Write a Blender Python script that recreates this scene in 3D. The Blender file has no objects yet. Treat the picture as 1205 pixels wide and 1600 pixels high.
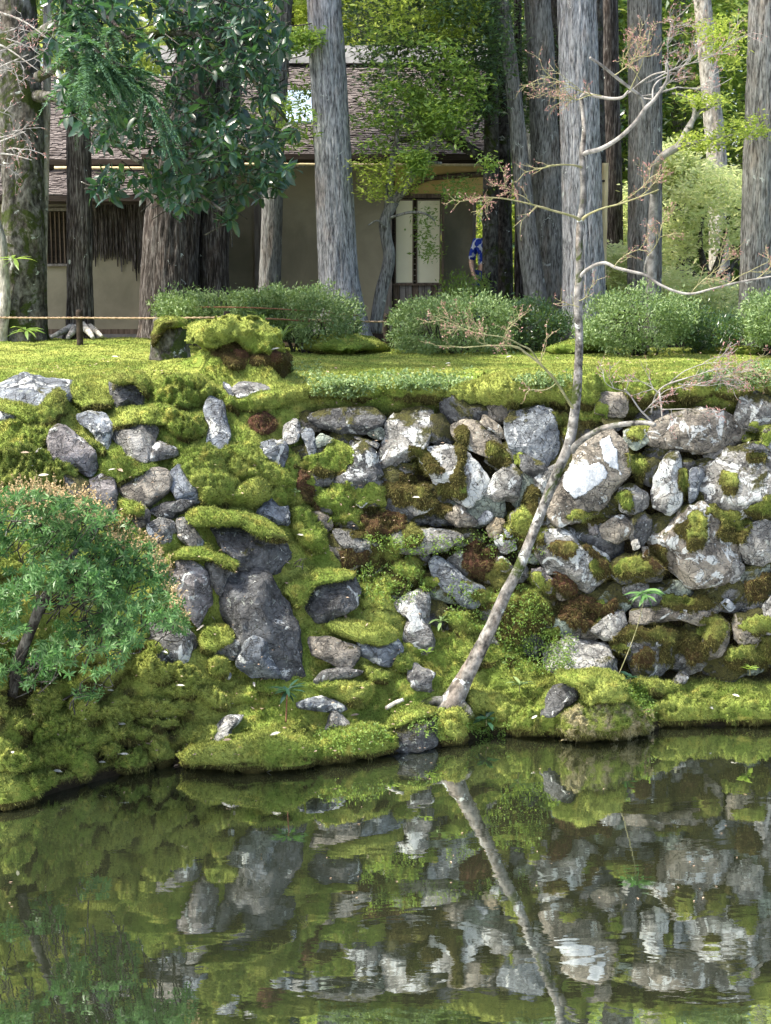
import bpy, bmesh, math, random
import numpy as np
from mathutils import Vector
from mathutils.bvhtree import BVHTree

SC = bpy.context.scene
COL = SC.collection
rnd = random.Random(7)
RS = np.random.RandomState(11)

# ------------------------------------------------------------------ camera, light, exposure
CAMZ = 3.6
F = 2400.0
TH = math.atan(402.0 / 2400.0)
cd = bpy.data.cameras.new('camera')
cam = bpy.data.objects.new('camera', cd)
COL.objects.link(cam)
cam.location = (0, 0, CAMZ)
cam.rotation_euler = (math.pi / 2 - TH, 0, 0)
cd.sensor_fit = 'VERTICAL'
cd.sensor_height = 36.0
cd.lens = 54.0
cd.clip_end = 800
SC.camera = cam

SUN_EL, SUN_AZ = 58.0, -106.0      # azimuth measured from +Y (away from the camera) towards +X
world = bpy.data.worlds.new('World')
SC.world = world
world.use_nodes = True
wn = world.node_tree
sky = wn.nodes.new('ShaderNodeTexSky')
sky.sky_type = 'NISHITA'
sky.sun_disc = False
sky.sun_elevation = math.radians(SUN_EL)
sky.sun_rotation = math.radians(SUN_AZ)
sky.air_density = 1.0
sky.dust_density = 4.5
sky.ozone_density = 0.6
bg = wn.nodes['Background']
bg.inputs['Strength'].default_value = 0.15
wn.links.new(sky.outputs[0], bg.inputs[0])
sd = bpy.data.lights.new('sun', 'SUN')
sd.energy = 3.4
sd.angle = math.radians(3.0)
sd.color = (1.0, 0.93, 0.80)
sun = bpy.data.objects.new('sun', sd)
COL.objects.link(sun)
el, az = math.radians(SUN_EL), math.radians(SUN_AZ)
to_sun = Vector((math.sin(az) * math.cos(el), math.cos(az) * math.cos(el), math.sin(el)))
sun.rotation_euler = to_sun.to_track_quat('Z', 'Y').to_euler()
sun.location = (-8, 4, 20)
SC.view_settings.view_transform = 'Standard'
SC.view_settings.look = 'None'
SC.view_settings.exposure = 1.62
SC.view_settings.gamma = 1.0
SC.view_settings.use_curve_mapping = False
SC.cycles.max_bounces = 6
SC.cycles.transparent_max_bounces = 8

# ------------------------------------------------------------------ helpers: projection, noise, meshes
ST, CT = math.sin(TH), math.cos(TH)

def mslope(py):
    v = (800.0 - np.asarray(py, float)) / F
    return (CT * v - ST) / (CT + ST * v)

def P(px, py, Y):
    """world point seen at photo pixel (px,py) and lying at distance Y"""
    px = np.asarray(px, float); py = np.asarray(py, float); Y = np.asarray(Y, float)
    v = (800.0 - py) / F
    d = CT + ST * v
    return np.stack(np.broadcast_arrays(Y * (px - 602.5) / F / d, Y, CAMZ + Y * (CT * v - ST) / d), -1)

def PV(px, py, Y):
    return Vector(P(px, py, Y).tolist())

def proj(p):
    p = np.asarray(p, float)
    dy = p[..., 1]; dz = p[..., 2] - CAMZ
    dep = CT * dy - ST * dz
    up = ST * dy + CT * dz
    return 602.5 + F * p[..., 0] / dep, 800 - F * up / dep

def py_of(Y, z):
    m = (z - CAMZ) / Y
    v = (m * CT + ST) / (CT - m * ST)
    return 800 - v * F

def smooth(t):
    t = np.clip(t, 0, 1)
    return t * t * (3 - 2 * t)

def _hash(ix, iy, iz):
    h = (ix.astype(np.int64) * 374761393 + iy.astype(np.int64) * 668265263 + iz.astype(np.int64) * 2147483647) & 0xFFFFFFFF
    h = ((h ^ (h >> 13)) * 1274126177) & 0xFFFFFFFF
    h = ((h ^ (h >> 16)) * 2246822519) & 0xFFFFFFFF
    return ((h ^ (h >> 15)) & 0xFFFF) / 32767.5 - 1.0

def vnoise(p):
    p = np.asarray(p, float)
    i = np.floor(p).astype(np.int64)
    f = p - i
    f = f * f * f * (f * (f * 6 - 15) + 10)
    out = 0
    for a in (0, 1):
        for b in (0, 1):
            for c in (0, 1):
                w = (f[..., 0] if a else 1 - f[..., 0]) * (f[..., 1] if b else 1 - f[..., 1]) * (f[..., 2] if c else 1 - f[..., 2])
                out = out + w * _hash(i[..., 0] + a, i[..., 1] + b, i[..., 2] + c)
    return out

def fbm(p, octv=4, rough=0.5):
    p = np.asarray(p, float)
    s = 0; a = 1.0; t = 0
    for k in range(octv):
        s = s + a * vnoise(p * (2.03 ** k) + 17.3 * k); t += a; a *= rough
    return s / t

def mesh_np(name, verts, faces, smooth_=True, attrs=None):
    verts = np.asarray(verts, np.float32).reshape(-1, 3)
    faces = np.asarray(faces, np.int32)
    n, k = faces.shape
    me = bpy.data.meshes.new(name)
    me.vertices.add(len(verts)); me.vertices.foreach_set('co', verts.ravel())
    me.loops.add(n * k); me.loops.foreach_set('vertex_index', faces.ravel())
    me.polygons.add(n)
    me.polygons.foreach_set('loop_start', np.arange(0, n * k, k, dtype=np.int32))
    me.polygons.foreach_set('use_smooth', np.full(n, smooth_, bool))
    if attrs:
        for an, av in attrs.items():
            at = me.attributes.new(an, 'FLOAT', 'POINT')
            at.data.foreach_set('value', np.asarray(av, np.float32))
    me.update(calc_edges=True)
    return me

def add(name, me, mat=None, parent=None, loc=None):
    o = bpy.data.objects.new(name, me)
    COL.objects.link(o)
    if mat is not None and me is not None and hasattr(me, 'materials'):
        if isinstance(mat, (list, tuple)):
            for m in mat: me.materials.append(m)
        else:
            me.materials.append(mat)
    if loc is not None: o.location = loc
    if parent is not None: o.parent = parent
    return o

def tag(o, label=None, cat=None, group=None, kind=None):
    if label: o['label'] = label
    if cat: o['category'] = cat
    if group: o['group'] = group
    if kind: o['kind'] = kind
    return o

def empty(name, loc, label=None, cat=None, group=None):
    o = bpy.data.objects.new(name, None)
    COL.objects.link(o)
    o.location = Vector([float(q) for q in loc]); o.empty_display_size = 0.1
    return tag(o, label, cat, group)

def add_rel(name, verts, faces, mat, parent, smooth_=True, attrs=None, origin=None):
    """mesh object with vertices given in world space, put under parent (an unrotated Empty or mesh) """
    verts = np.asarray(verts, float).reshape(-1, 3)
    if origin is None: origin = verts.mean(0)
    me = mesh_np(name, verts - origin, faces, smooth_, attrs)
    o = add(name, me, mat)
    if parent is not None:
        o.parent = parent
        w = Vector((0, 0, 0)); q = parent
        while q is not None:
            w = w + q.location; q = q.parent
        o.location = Vector(origin.tolist()) - w
    else:
        o.location = Vector(origin.tolist())
    return o

_ico = {}
def ico(level):
    if level not in _ico:
        bm = bmesh.new()
        bmesh.ops.create_icosphere(bm, subdivisions=level, radius=1)
        v = np.array([x.co[:] for x in bm.verts]); f = np.array([[q.index for q in x.verts] for x in bm.faces])
        bm.free(); _ico[level] = (v, f)
    return _ico[level]

class MB:
    """collects boxes, bars and quads in one mesh, in world space"""
    def __init__(s): s.v = []; s.f = []
    def box(s, x0, x1, y0, y1, z0, z1):
        b = len(s.v)
        s.v += [(x0,y0,z0),(x1,y0,z0),(x1,y1,z0),(x0,y1,z0),(x0,y0,z1),(x1,y0,z1),(x1,y1,z1),(x0,y1,z1)]
        s.f += [(b,b+3,b+2,b+1),(b+4,b+5,b+6,b+7),(b,b+1,b+5,b+4),(b+1,b+2,b+6,b+5),(b+2,b+3,b+7,b+6),(b+3,b,b+4,b+7)]
        return s
    def obox(s, c, ax, ay, az):
        c, ax, ay, az = [np.asarray(q, float) for q in (c, ax, ay, az)]
        b = len(s.v)
        for sx, sy, sz in ((-1,-1,-1),(1,-1,-1),(1,1,-1),(-1,1,-1),(-1,-1,1),(1,-1,1),(1,1,1),(-1,1,1)):
            s.v.append(tuple(c + sx*ax + sy*ay + sz*az))
        s.f += [(b,b+3,b+2,b+1),(b+4,b+5,b+6,b+7),(b,b+1,b+5,b+4),(b+1,b+2,b+6,b+5),(b+2,b+3,b+7,b+6),(b+3,b,b+4,b+7)]
        return s
    def build(s, name, mat, parent=None, smooth_=False):
        return add_rel(name, s.v, s.f, mat, parent, smooth_)

def catmull(pts, n):
    pts = np.asarray(pts, float)
    if len(pts) == 2:
        t = np.linspace(0, 1, n)[:, None]
        return pts[0] * (1 - t) + pts[1] * t
    p = np.vstack([2 * pts[0] - pts[1], pts, 2 * pts[-1] - pts[-2]])
    d = np.r_[0, np.cumsum(np.linalg.norm(np.diff(pts[:, :3], axis=0), axis=1) + 1e-6)]
    u = np.linspace(0, d[-1], n)
    k = np.clip(np.searchsorted(d, u, side='right') - 1, 0, len(pts) - 2)
    t = ((u - d[k]) / (d[k + 1] - d[k]))[:, None]
    a, b, c, e = p[k], p[k + 1], p[k + 2], p[k + 3]
    return 0.5 * (2*b + (c - a)*t + (2*a - 5*b + 4*c - e)*t*t + (3*b - a - 3*c + e)*t*t*t)

def tube(pts, n_along, n_rad, bark=0.0, seed=0.0, kx=9.0, kz=0.9, cap=True, lump=0.0):
    """pts: (x,y,z,r) control points -> verts, faces of a tube with optional furrowed bark relief"""
    c = catmull(pts, n_along)
    ctr = c[:, :3]; r = np.maximum(c[:, 3], 0.0008)
    tan = np.gradient(ctr, axis=0); tan /= np.linalg.norm(tan, axis=1)[:, None]
    ref = np.array([0.0, -1.0, 0.0]) if abs(tan[:, 1]).mean() < 0.8 else np.array([0.0, 0.0, 1.0])
    e1 = np.cross(tan, ref); e1 /= np.linalg.norm(e1, axis=1)[:, None]
    e2 = np.cross(tan, e1)
    th = np.linspace(0, 2 * np.pi, n_rad, endpoint=False)
    s = np.r_[0, np.cumsum(np.linalg.norm(np.diff(ctr, axis=0), axis=1))]
    T, S = np.meshgrid(th, s)
    R = np.repeat(r[:, None], n_rad, 1)
    if bark > 0:
        q = np.stack([np.cos(T) * R * kx + seed, np.sin(T) * R * kx + 3.1, S * kz + seed], -1)
        nz = fbm(q, 4, 0.6)
        R = R * (1 + 0.0) + bark * (1 - 2.2 * np.abs(nz)) * np.minimum(1, R / 0.05)
    if lump > 0:
        q = np.stack([np.cos(T) * 1.2 + seed, np.sin(T) * 1.2, S * 2.0 + seed], -1)
        R = R * (1 + lump * fbm(q, 3))
    v = ctr[:, None, :] + R[..., None] * (np.cos(T)[..., None] * e1[:, None, :] + np.sin(T)[..., None] * e2[:, None, :])
    v = v.reshape(-1, 3)
    i, j = np.meshgrid(np.arange(n_along - 1), np.arange(n_rad), indexing='ij')
    j2 = (j + 1) % n_rad
    f = np.stack([i*n_rad + j, i*n_rad + j2, (i+1)*n_rad + j2, (i+1)*n_rad + j], -1).reshape(-1, 4)
    if cap:
        b = len(v)
        v = np.vstack([v, ctr[0], ctr[-1]])
        jj = np.arange(n_rad); j3 = (jj + 1) % n_rad
        lo = np.stack([np.full(n_rad, b), j3, jj, jj], -1)
        o = (n_along - 1) * n_rad
        hi = np.stack([np.full(n_rad, b + 1), o + jj, o + j3, o + j3], -1)
        capf = [lo, hi]
        # keep quads only: caps are closed by shrinking, so degenerate quads are avoided
        v2 = v
        return v2, f, np.vstack([lo[:, :3], hi[:, :3]])
    return v, f, None

class Soup:
    """triangles/quads of several pieces joined into one mesh"""
    def __init__(s): s.v = []; s.t = []; s.n = 0; s.a = []
    def put(s, v, f, a=None):
        v = np.asarray(v, float).reshape(-1, 3); f = np.asarray(f, int)
        if f.shape[1] == 4:
            f = np.vstack([f[:, [0, 1, 2]], f[:, [0, 2, 3]]])
        s.v.append(v); s.t.append(f + s.n); s.n += len(v)
        s.a.append(np.full(len(v), 0.0 if a is None else a) if np.isscalar(a) or a is None else np.asarray(a))
        return s
    def tube(s, pts, na, nr, **k):
        v, f, c = tube(pts, na, nr, **k)
        f = np.vstack([f[:, [0, 1, 2]], f[:, [0, 2, 3]]])
        if c is not None: f = np.vstack([f, c])
        return s.put(v, f)
    def build(s, name, mat, parent=None, smooth_=True, attr=None, origin=None):
        v = np.vstack(s.v); t = np.vstack(s.t)
        return add_rel(name, v, t, mat, parent, smooth_, {attr: np.concatenate(s.a)} if attr else None, origin)

def unit(v):
    return v / np.maximum(np.linalg.norm(v, axis=-1, keepdims=True), 1e-9)

def leaf_np(pos, d, nrm, L, W, fold=0.25, hi=False, curl=0.0):
    """leaves: base pos, direction d, upper normal nrm, length L, width W"""
    pos = np.asarray(pos, float); d = unit(np.asarray(d, float))
    side = unit(np.cross(d, nrm)); n = np.cross(side, d)
    L = np.broadcast_to(L, (len(pos),))[:, None]; W = np.broadcast_to(W, (len(pos),))[:, None]
    N = len(pos)
    if not hi:
        v = np.stack([pos, pos + d*L*0.45 + side*W*0.5 + n*W*fold, pos + d*L - n*L*curl, pos + d*L*0.45 - side*W*0.5 + n*W*fold], 1)
        b = np.arange(N)[:, None] * 4
        f = np.vstack([b + [0, 1, 2], b + [0, 2, 3]])
        return v.reshape(-1, 3), f
    m1 = pos + d*L*0.33 - n*L*curl*0.2; m2 = pos + d*L*0.7 - n*L*curl*0.6
    v = np.stack([pos, m1 + side*W*0.45 + n*W*fold, m2 + side*W*0.42 + n*W*fold, pos + d*L - n*L*curl*1.2,
                  m2 - side*W*0.42 + n*W*fold, m1 - side*W*0.45 + n*W*fold, m1, m2], 1)
    b = np.arange(N)[:, None] * 8
    f = np.vstack([b + q for q in ([0,1,6],[1,2,7],[1,7,6],[2,3,7],[0,6,5],[6,7,4],[6,4,5],[7,3,4])])
    return v.reshape(-1, 3), f

def rand_dirs(n, up=0.0, flat=1.0):
    v = RS.normal(size=(n, 3)); v[:, 2] = v[:, 2] * flat + up
    return unit(v)

# ------------------------------------------------------------------ materials
class NT:
    def __init__(s, name):
        s.m = bpy.data.materials.new(name); s.m.use_nodes = True
        s.t = s.m.node_tree; s.t.nodes.clear()
        s.out = s.t.nodes.new('ShaderNodeOutputMaterial')
    def n(s, typ, ins=None, **props):
        k = s.t.nodes.new('ShaderNode' + typ)
        for a, b in props.items(): setattr(k, a, b)
        if ins:
            for a, b in ins.items(): s.set(k, a, b)
        return k
    def set(s, k, a, b):
        i = k.inputs[a]
        if isinstance(b, bpy.types.NodeSocket): s.t.links.new(b, i)
        elif isinstance(b, bpy.types.Node): s.t.links.new(b.outputs[0], i)
        else: i.default_value = b
    def math(s, op, a, b=0.0, c=None, clamp=False):
        k = s.n('Math', operation=op, use_clamp=clamp)
        s.set(k, 0, a); s.set(k, 1, b)
        if c is not None: s.set(k, 2, c)
        return k.outputs[0]
    def mix(s, fac, a, b, blend='MIX'):
        k = s.n('Mix', data_type='RGBA', blend_type=blend)
        s.set(k, 0, fac)
        for idx, c in ((6, a), (7, b)):
            if isinstance(c, tuple): c = (c[0], c[1], c[2], 1)
            s.set(k, idx, c)
        return k.outputs[2]
    def noise(s, vec, scale, detail=4, rough=0.55, dist=0.0):
        k = s.n('TexNoise', {'Scale': scale, 'Detail': detail, 'Roughness': rough, 'Distortion': dist})
        if vec is not None: s.set(k, 'Vector', vec)
        return k.outputs[0]
    def ramp(s, fac, stops, interp='LINEAR'):
        k = s.n('ValToRGB'); k.color_ramp.interpolation = interp
        e = k.color_ramp.elements
        while len(e) < len(stops): e.new(0.5)
        for q, (p, c) in zip(e, stops):
            q.position = p; q.color = (c[0], c[1], c[2], 1) if isinstance(c, tuple) else (c, c, c, 1)
        s.set(k, 0, fac)
        return k.outputs[0]
    def step(s, v, lo, hi):
        k = s.n('MapRange', {'From Min': lo, 'From Max': hi}, interpolation_type='SMOOTHSTEP'); s.set(k, 0, v)
        return k.outputs[0]
    def vecs(s, vec, sc):
        k = s.n('VectorMath', operation='MULTIPLY'); s.set(k, 0, vec); k.inputs[1].default_value = sc
        return k.outputs[0]
    def bump(s, h, strength, dist, normal=None):
        k = s.n('Bump', {'Strength': strength, 'Distance': dist}); s.set(k, 'Height', h)
        if normal is not None: s.set(k, 'Normal', normal)
        return k.outputs[0]
    def coords(s, jitter=True):
        tc = s.n('TexCoord').outputs['Object']
        if not jitter: return tc
        oi = s.n('ObjectInfo')
        k = s.n('VectorMath', operation='SCALE'); k.inputs[0].default_value = (31.7, 17.3, 23.9)
        s.set(k, 3, oi.outputs['Random'])
        a = s.n('VectorMath', operation='ADD'); s.set(a, 0, tc); s.set(a, 1, k.outputs[0])
        return a.outputs[0]
    def surf(s, col, rough=0.8, normal=None, spec=0.3, transl=None):
        b = s.n('BsdfPrincipled')
        s.set(b, 'Base Color', (col[0], col[1], col[2], 1) if isinstance(col, tuple) else col)
        s.set(b, 'Roughness', rough); b.inputs['Specular IOR Level'].default_value = spec
        if normal is not None: s.set(b, 'Normal', normal)
        o = b.outputs[0]
        if transl:
            f, tc = transl
            t = s.n('BsdfTranslucent'); s.set(t, 'Color', (tc[0], tc[1], tc[2], 1) if isinstance(tc, tuple) else tc)
            mx = s.n('MixShader'); s.set(mx, 0, f); s.set(mx, 1, o); s.set(mx, 2, t.outputs[0]); o = mx.outputs[0]
        s.t.links.new(o, s.out.inputs[0])
        return s.m

def mat_rock(name='rock'):
    n = NT(name)
    v = n.coords()
    oi = n.n('ObjectInfo')
    n1 = n.noise(v, 2.6, 6, 0.6, 0.6); n2 = n.noise(v, 11, 6, 0.65, 0.8); n3 = n.noise(v, 55, 4, 0.7)
    sv = n.vecs(v, (14, 14, 34)); st = n.noise(sv, 1.0, 5, 0.6, 2.0)
    mixf = n.math('ADD', n.math('MULTIPLY', n1, 0.45), n.math('MULTIPLY', n2, 0.55))
    base = n.ramp(mixf, [(0.36, (0.03, 0.03, 0.03)), (0.46, (0.125, 0.124, 0.12)), (0.55, (0.25, 0.248, 0.236)), (0.68, (0.43, 0.425, 0.40))])
    base = n.mix(n.step(st, 0.56, 0.66), base, n.mix(0.35, base, (0.5, 0.5, 0.49)))
    base = n.mix(n.step(n3, 0.60, 0.72), base, n.mix(0.6, base, (0.02, 0.022, 0.02)))
    base = n.mix(1.0, base, oi.outputs['Color'], 'MULTIPLY')
    # pale crusts of lichen
    la = n.n('Attribute', attribute_name='lichen', attribute_type='OBJECT')
    ln = n.math('ADD', n.noise(v, 5.5, 7, 0.62, 1.2), n.math('MULTIPLY', n3, 0.12))
    lm = n.step(n.math('ADD', ln, n.math('MULTIPLY', la.outputs['Fac'], 0.36)), 0.70, 0.735)
    lc = n.mix(n.noise(v, 23, 4, 0.6), (0.40, 0.43, 0.41), (0.60, 0.62, 0.62))
    col = n.mix(lm, base, lc)
    l2 = n.step(n.noise(v, 19, 6, 0.7, 0.9), 0.60, 0.64)
    col = n.mix(n.math('MULTIPLY', l2, 0.55), col, (0.33, 0.37, 0.33))
    # dark moss in hollows and on tops
    geo = n.n('NewGeometry'); sx = n.n('SeparateXYZ'); n.set(sx, 0, geo.outputs['Normal'])
    mn = n.math('ADD', n.math('MULTIPLY', n.noise(v, 4.3, 6, 0.65, 0.5), 0.8), n.math('MULTIPLY', sx.outputs[2], 0.22))
    mn = n.math('ADD', mn, n.math('MULTIPLY', oi.outputs['Alpha'], 0.42))
    mm = n.step(mn, 0.70, 0.77)
    mc = n.mix(n.noise(v, 40, 3, 0.7), (0.025, 0.028, 0.008), n.mix(n.noise(v, 3, 2), (0.10, 0.085, 0.022), (0.115, 0.125, 0.022)))
    col = n.mix(mm, col, mc)
    vo = n.n('TexVoronoi', {'Scale': 7.0, 'Randomness': 1.0}, feature='DISTANCE_TO_EDGE'); wv = n.n('VectorMath', operation='ADD')
    n.set(wv, 0, v); ns = n.n('TexNoise', {'Scale': 3.0, 'Detail': 4}); n.set(ns, 'Vector', v); n.set(wv, 1, ns.outputs['Color']); n.set(vo, 'Vector', wv.outputs[0])
    crack = n.step(vo.outputs['Distance'], 0.0, 0.03)
    col = n.mix(n.math('MULTIPLY', n.math('SUBTRACT', 1.0, crack), 0.75), col, (0.02, 0.02, 0.018))
    h = n.math('ADD', n.math('MULTIPLY', n2, 1.0), n.math('MULTIPLY', n3, 0.25))
    h = n.math('ADD', h, n.math('MULTIPLY', st, 0.35))
    h = n.math('ADD', h, n.math('MULTIPLY', crack, 0.4))
    h = n.math('ADD', h, n.math('MULTIPLY', n.math('MULTIPLY', mm, n.noise(v, 90, 2, 0.7)), 0.8))
    return n.surf(col, 0.78, n.bump(h, 1.0, 0.05), 0.35)

def moss_colour(n, v, dry):
    a = n.noise(v, 1.7, 4, 0.6); b = n.noise(v, 9, 4, 0.6); c = n.noise(v, 60, 3, 0.7)
    col = n.mix(n.step(a, 0.38, 0.62), (0.19, 0.275, 0.052), (0.335, 0.39, 0.095))
    col = n.mix(n.step(b, 0.52, 0.72), col, (0.42, 0.42, 0.10))
    col = n.mix(n.math('MULTIPLY', n.step(c, 0.5, 0.72), 0.6), col, (0.06, 0.085, 0.012))
    br = n.mix(n.noise(v, 17, 4, 0.65), (0.022, 0.019, 0.008), (0.10, 0.088, 0.026))
    dn = n.math('ADD', n.math('MULTIPLY', n.noise(v, 3.2, 5, 0.6), 0.9), n.math('SUBTRACT', dry, 0.5))
    dm = n.step(dn, 0.32, 0.62)
    return n.mix(dm, col, br), dm

def mat_moss(name, blades=False):
    n = NT(name)
    v = n.n('NewGeometry').outputs['Position']
    at = n.n('Attribute', attribute_name='dry').outputs['Fac']
    col, dm = moss_colour(n, v, at)
    red = n.n('Attribute', attribute_name='red').outputs['Fac']
    col = n.mix(n.math('MULTIPLY', red, n.math('LESS_THAN', red, 1.2)), col, n.mix(n.noise(v, 25, 4, 0.6), (0.04, 0.022, 0.015), (0.15, 0.07, 0.048)))
    pale = n.step(n.math('ADD', red, n.math('MULTIPLY', n.math('SUBTRACT', n.noise(v, 9, 4, 0.6), 0.5), 2.4)), 1.3, 1.7)
    col = n.mix(pale, col, n.mix(n.noise(v, 30, 4, 0.6), (0.16, 0.14, 0.06), (0.62, 0.55, 0.36)))
    if blades:
        rpi = n.n('NewGeometry').outputs['Random Per Island']
        col = n.mix(rpi, n.mix(0.62, col, (0.025, 0.03, 0.008)), n.mix(0.22, col, (0.62, 0.6, 0.2)))
        return n.surf(col, 0.85, None, 0.15, (0.25, col))
    so = n.n('Attribute', attribute_name='soil_shade').outputs['Fac']
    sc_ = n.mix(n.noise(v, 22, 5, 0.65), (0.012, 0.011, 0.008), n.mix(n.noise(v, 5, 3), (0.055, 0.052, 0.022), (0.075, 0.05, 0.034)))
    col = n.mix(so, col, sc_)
    h = n.math('ADD', n.noise(v, 70, 4, 0.75), n.math('MULTIPLY', n.noise(v, 22, 3, 0.6), 0.8))
    return n.surf(col, 0.95, n.bump(h, 1.0, 0.03), 0.1)

def mat_bark(name, dark, mid, light, kx=26, kz=2.2, lichen=0.0, moss=0.0, bumpd=0.02):
    n = NT(name)
    v = n.coords()
    s1 = n.noise(n.vecs(v, (kx, kx, kz)), 1.0, 6, 0.62, 0.6)
    s2 = n.noise(n.vecs(v, (kx * 2.6, kx * 2.6, kz * 3)), 1.0, 4, 0.6)
    big = n.noise(v, 1.6, 4, 0.6)
    f = n.math('ADD', n.math('MULTIPLY', s1, 0.5), n.math('MULTIPLY', s2, 0.5))
    col = n.ramp(f, [(0.40, dark), (0.49, mid), (0.60, light)])
    col = n.mix(n.math('MULTIPLY', n.step(big, 0.45, 0.65), 0.5), col, n.mix(0.5, col, mid))
    warm = n.step(n.noise(n.vecs(v, (1, 1, .35)), 4.5, 5, 0.65), 0.5, 0.66)
    col = n.mix(n.math('MULTIPLY', warm, 0.5), col, n.mix(1.0, col, (1.0, 0.80, 0.66), 'MULTIPLY'))
    if lichen > 0:
        lm = n.step(n.noise(v, 6, 7, 0.7, 0.8), 0.66 - lichen * 0.2, 0.69 - lichen * 0.2)
        col = n.mix(lm, col, n.mix(n.noise(v, 30, 3), (0.30, 0.34, 0.31), (0.55, 0.58, 0.56)))
    if moss > 0:
        mm = n.step(n.noise(v, 3.4, 6, 0.7, 0.6), 0.62 - moss * 0.25, 0.70 - moss * 0.25)
        col = n.mix(mm, col, n.mix(n.noise(v, 50, 3), (0.012, 0.018, 0.006), (0.055, 0.075, 0.016)))
    return n.surf(col, 0.9, n.bump(f, 1.0, bumpd * 1.5), 0.15)

def mat_leaf(name, a, b, rough=0.45, tr=0.35, trc=None, spec=0.5, pale=None):
    n = NT(name)
    g = n.n('NewGeometry')
    v = g.outputs['Position']
    col = n.mix(g.outputs['Random Per Island'], a, b)
    col = n.mix(n.step(n.noise(v, 1.3, 3), 0.4, 0.65), col, n.mix(0.45, col, a))
    if pale: col = n.mix(n.step(g.outputs['Random Per Island'], 0.85, 0.95), col, pale)
    return n.surf(col, rough, None, spec, (tr, trc if trc else n.mix(0.5, col, b)))

def mat_plain(name, a, b, scale=6, rough=0.8, bump=0.3, dist=0.01, spec=0.25, stretch=(1, 1, 1)):
    n = NT(name)
    v = n.vecs(n.coords(), stretch)
    f = n.noise(v, scale, 6, 0.62, 0.4)
    col = n.mix(n.step(f, 0.3, 0.7), a, b)
    return n.surf(col, rough, n.bump(n.noise(v, scale * 6, 4, 0.65), bump, dist), spec)

M = {}
M['rock'] = mat_rock()
M['moss'] = mat_moss('moss')
M['moss_blade'] = mat_moss('moss_blade', True)
M['bark_grey'] = mat_bark('cedar_bark_grey', (0.045, 0.046, 0.05), (0.20, 0.208, 0.222), (0.40, 0.41, 0.43), 34, 4.0, 0.14)
M['bark_mid'] = mat_bark('cedar_bark_mid', (0.04, 0.038, 0.035), (0.15, 0.152, 0.145), (0.29, 0.295, 0.285), 30, 4.0, 0.12)
M['bark_brown'] = mat_bark('cedar_bark_brown', (0.012, 0.010, 0.009), (0.046, 0.039, 0.035), (0.155, 0.145, 0.138), 28, 3.0, 0.04)
M['bark_mossy'] = mat_bark('mossy_bark', (0.02, 0.019, 0.016), (0.07, 0.068, 0.06), (0.17, 0.17, 0.155), 9, 5, 0.22, 0.55)
M['bark_dark'] = mat_bark('dark_bark', (0.012, 0.011, 0.01), (0.045, 0.042, 0.038), (0.11, 0.11, 0.10), 12, 5, 0.16, 0.25)
M['bark_pale'] = mat_bark('pale_bark', (0.13, 0.125, 0.11), (0.30, 0.29, 0.26), (0.50, 0.49, 0.45), 12, 4, 0.2, 0.05)
M['twig'] = mat_plain('twig', (0.10, 0.085, 0.06), (0.26, 0.24, 0.20), 12)
M['twig_green'] = mat_plain('twig_green', (0.14, 0.15, 0.06), (0.30, 0.28, 0.16), 12)
M['bud'] = mat_leaf('bud', (0.22, 0.09, 0.08), (0.50, 0.30, 0.27), 0.6, 0.3)
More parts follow.
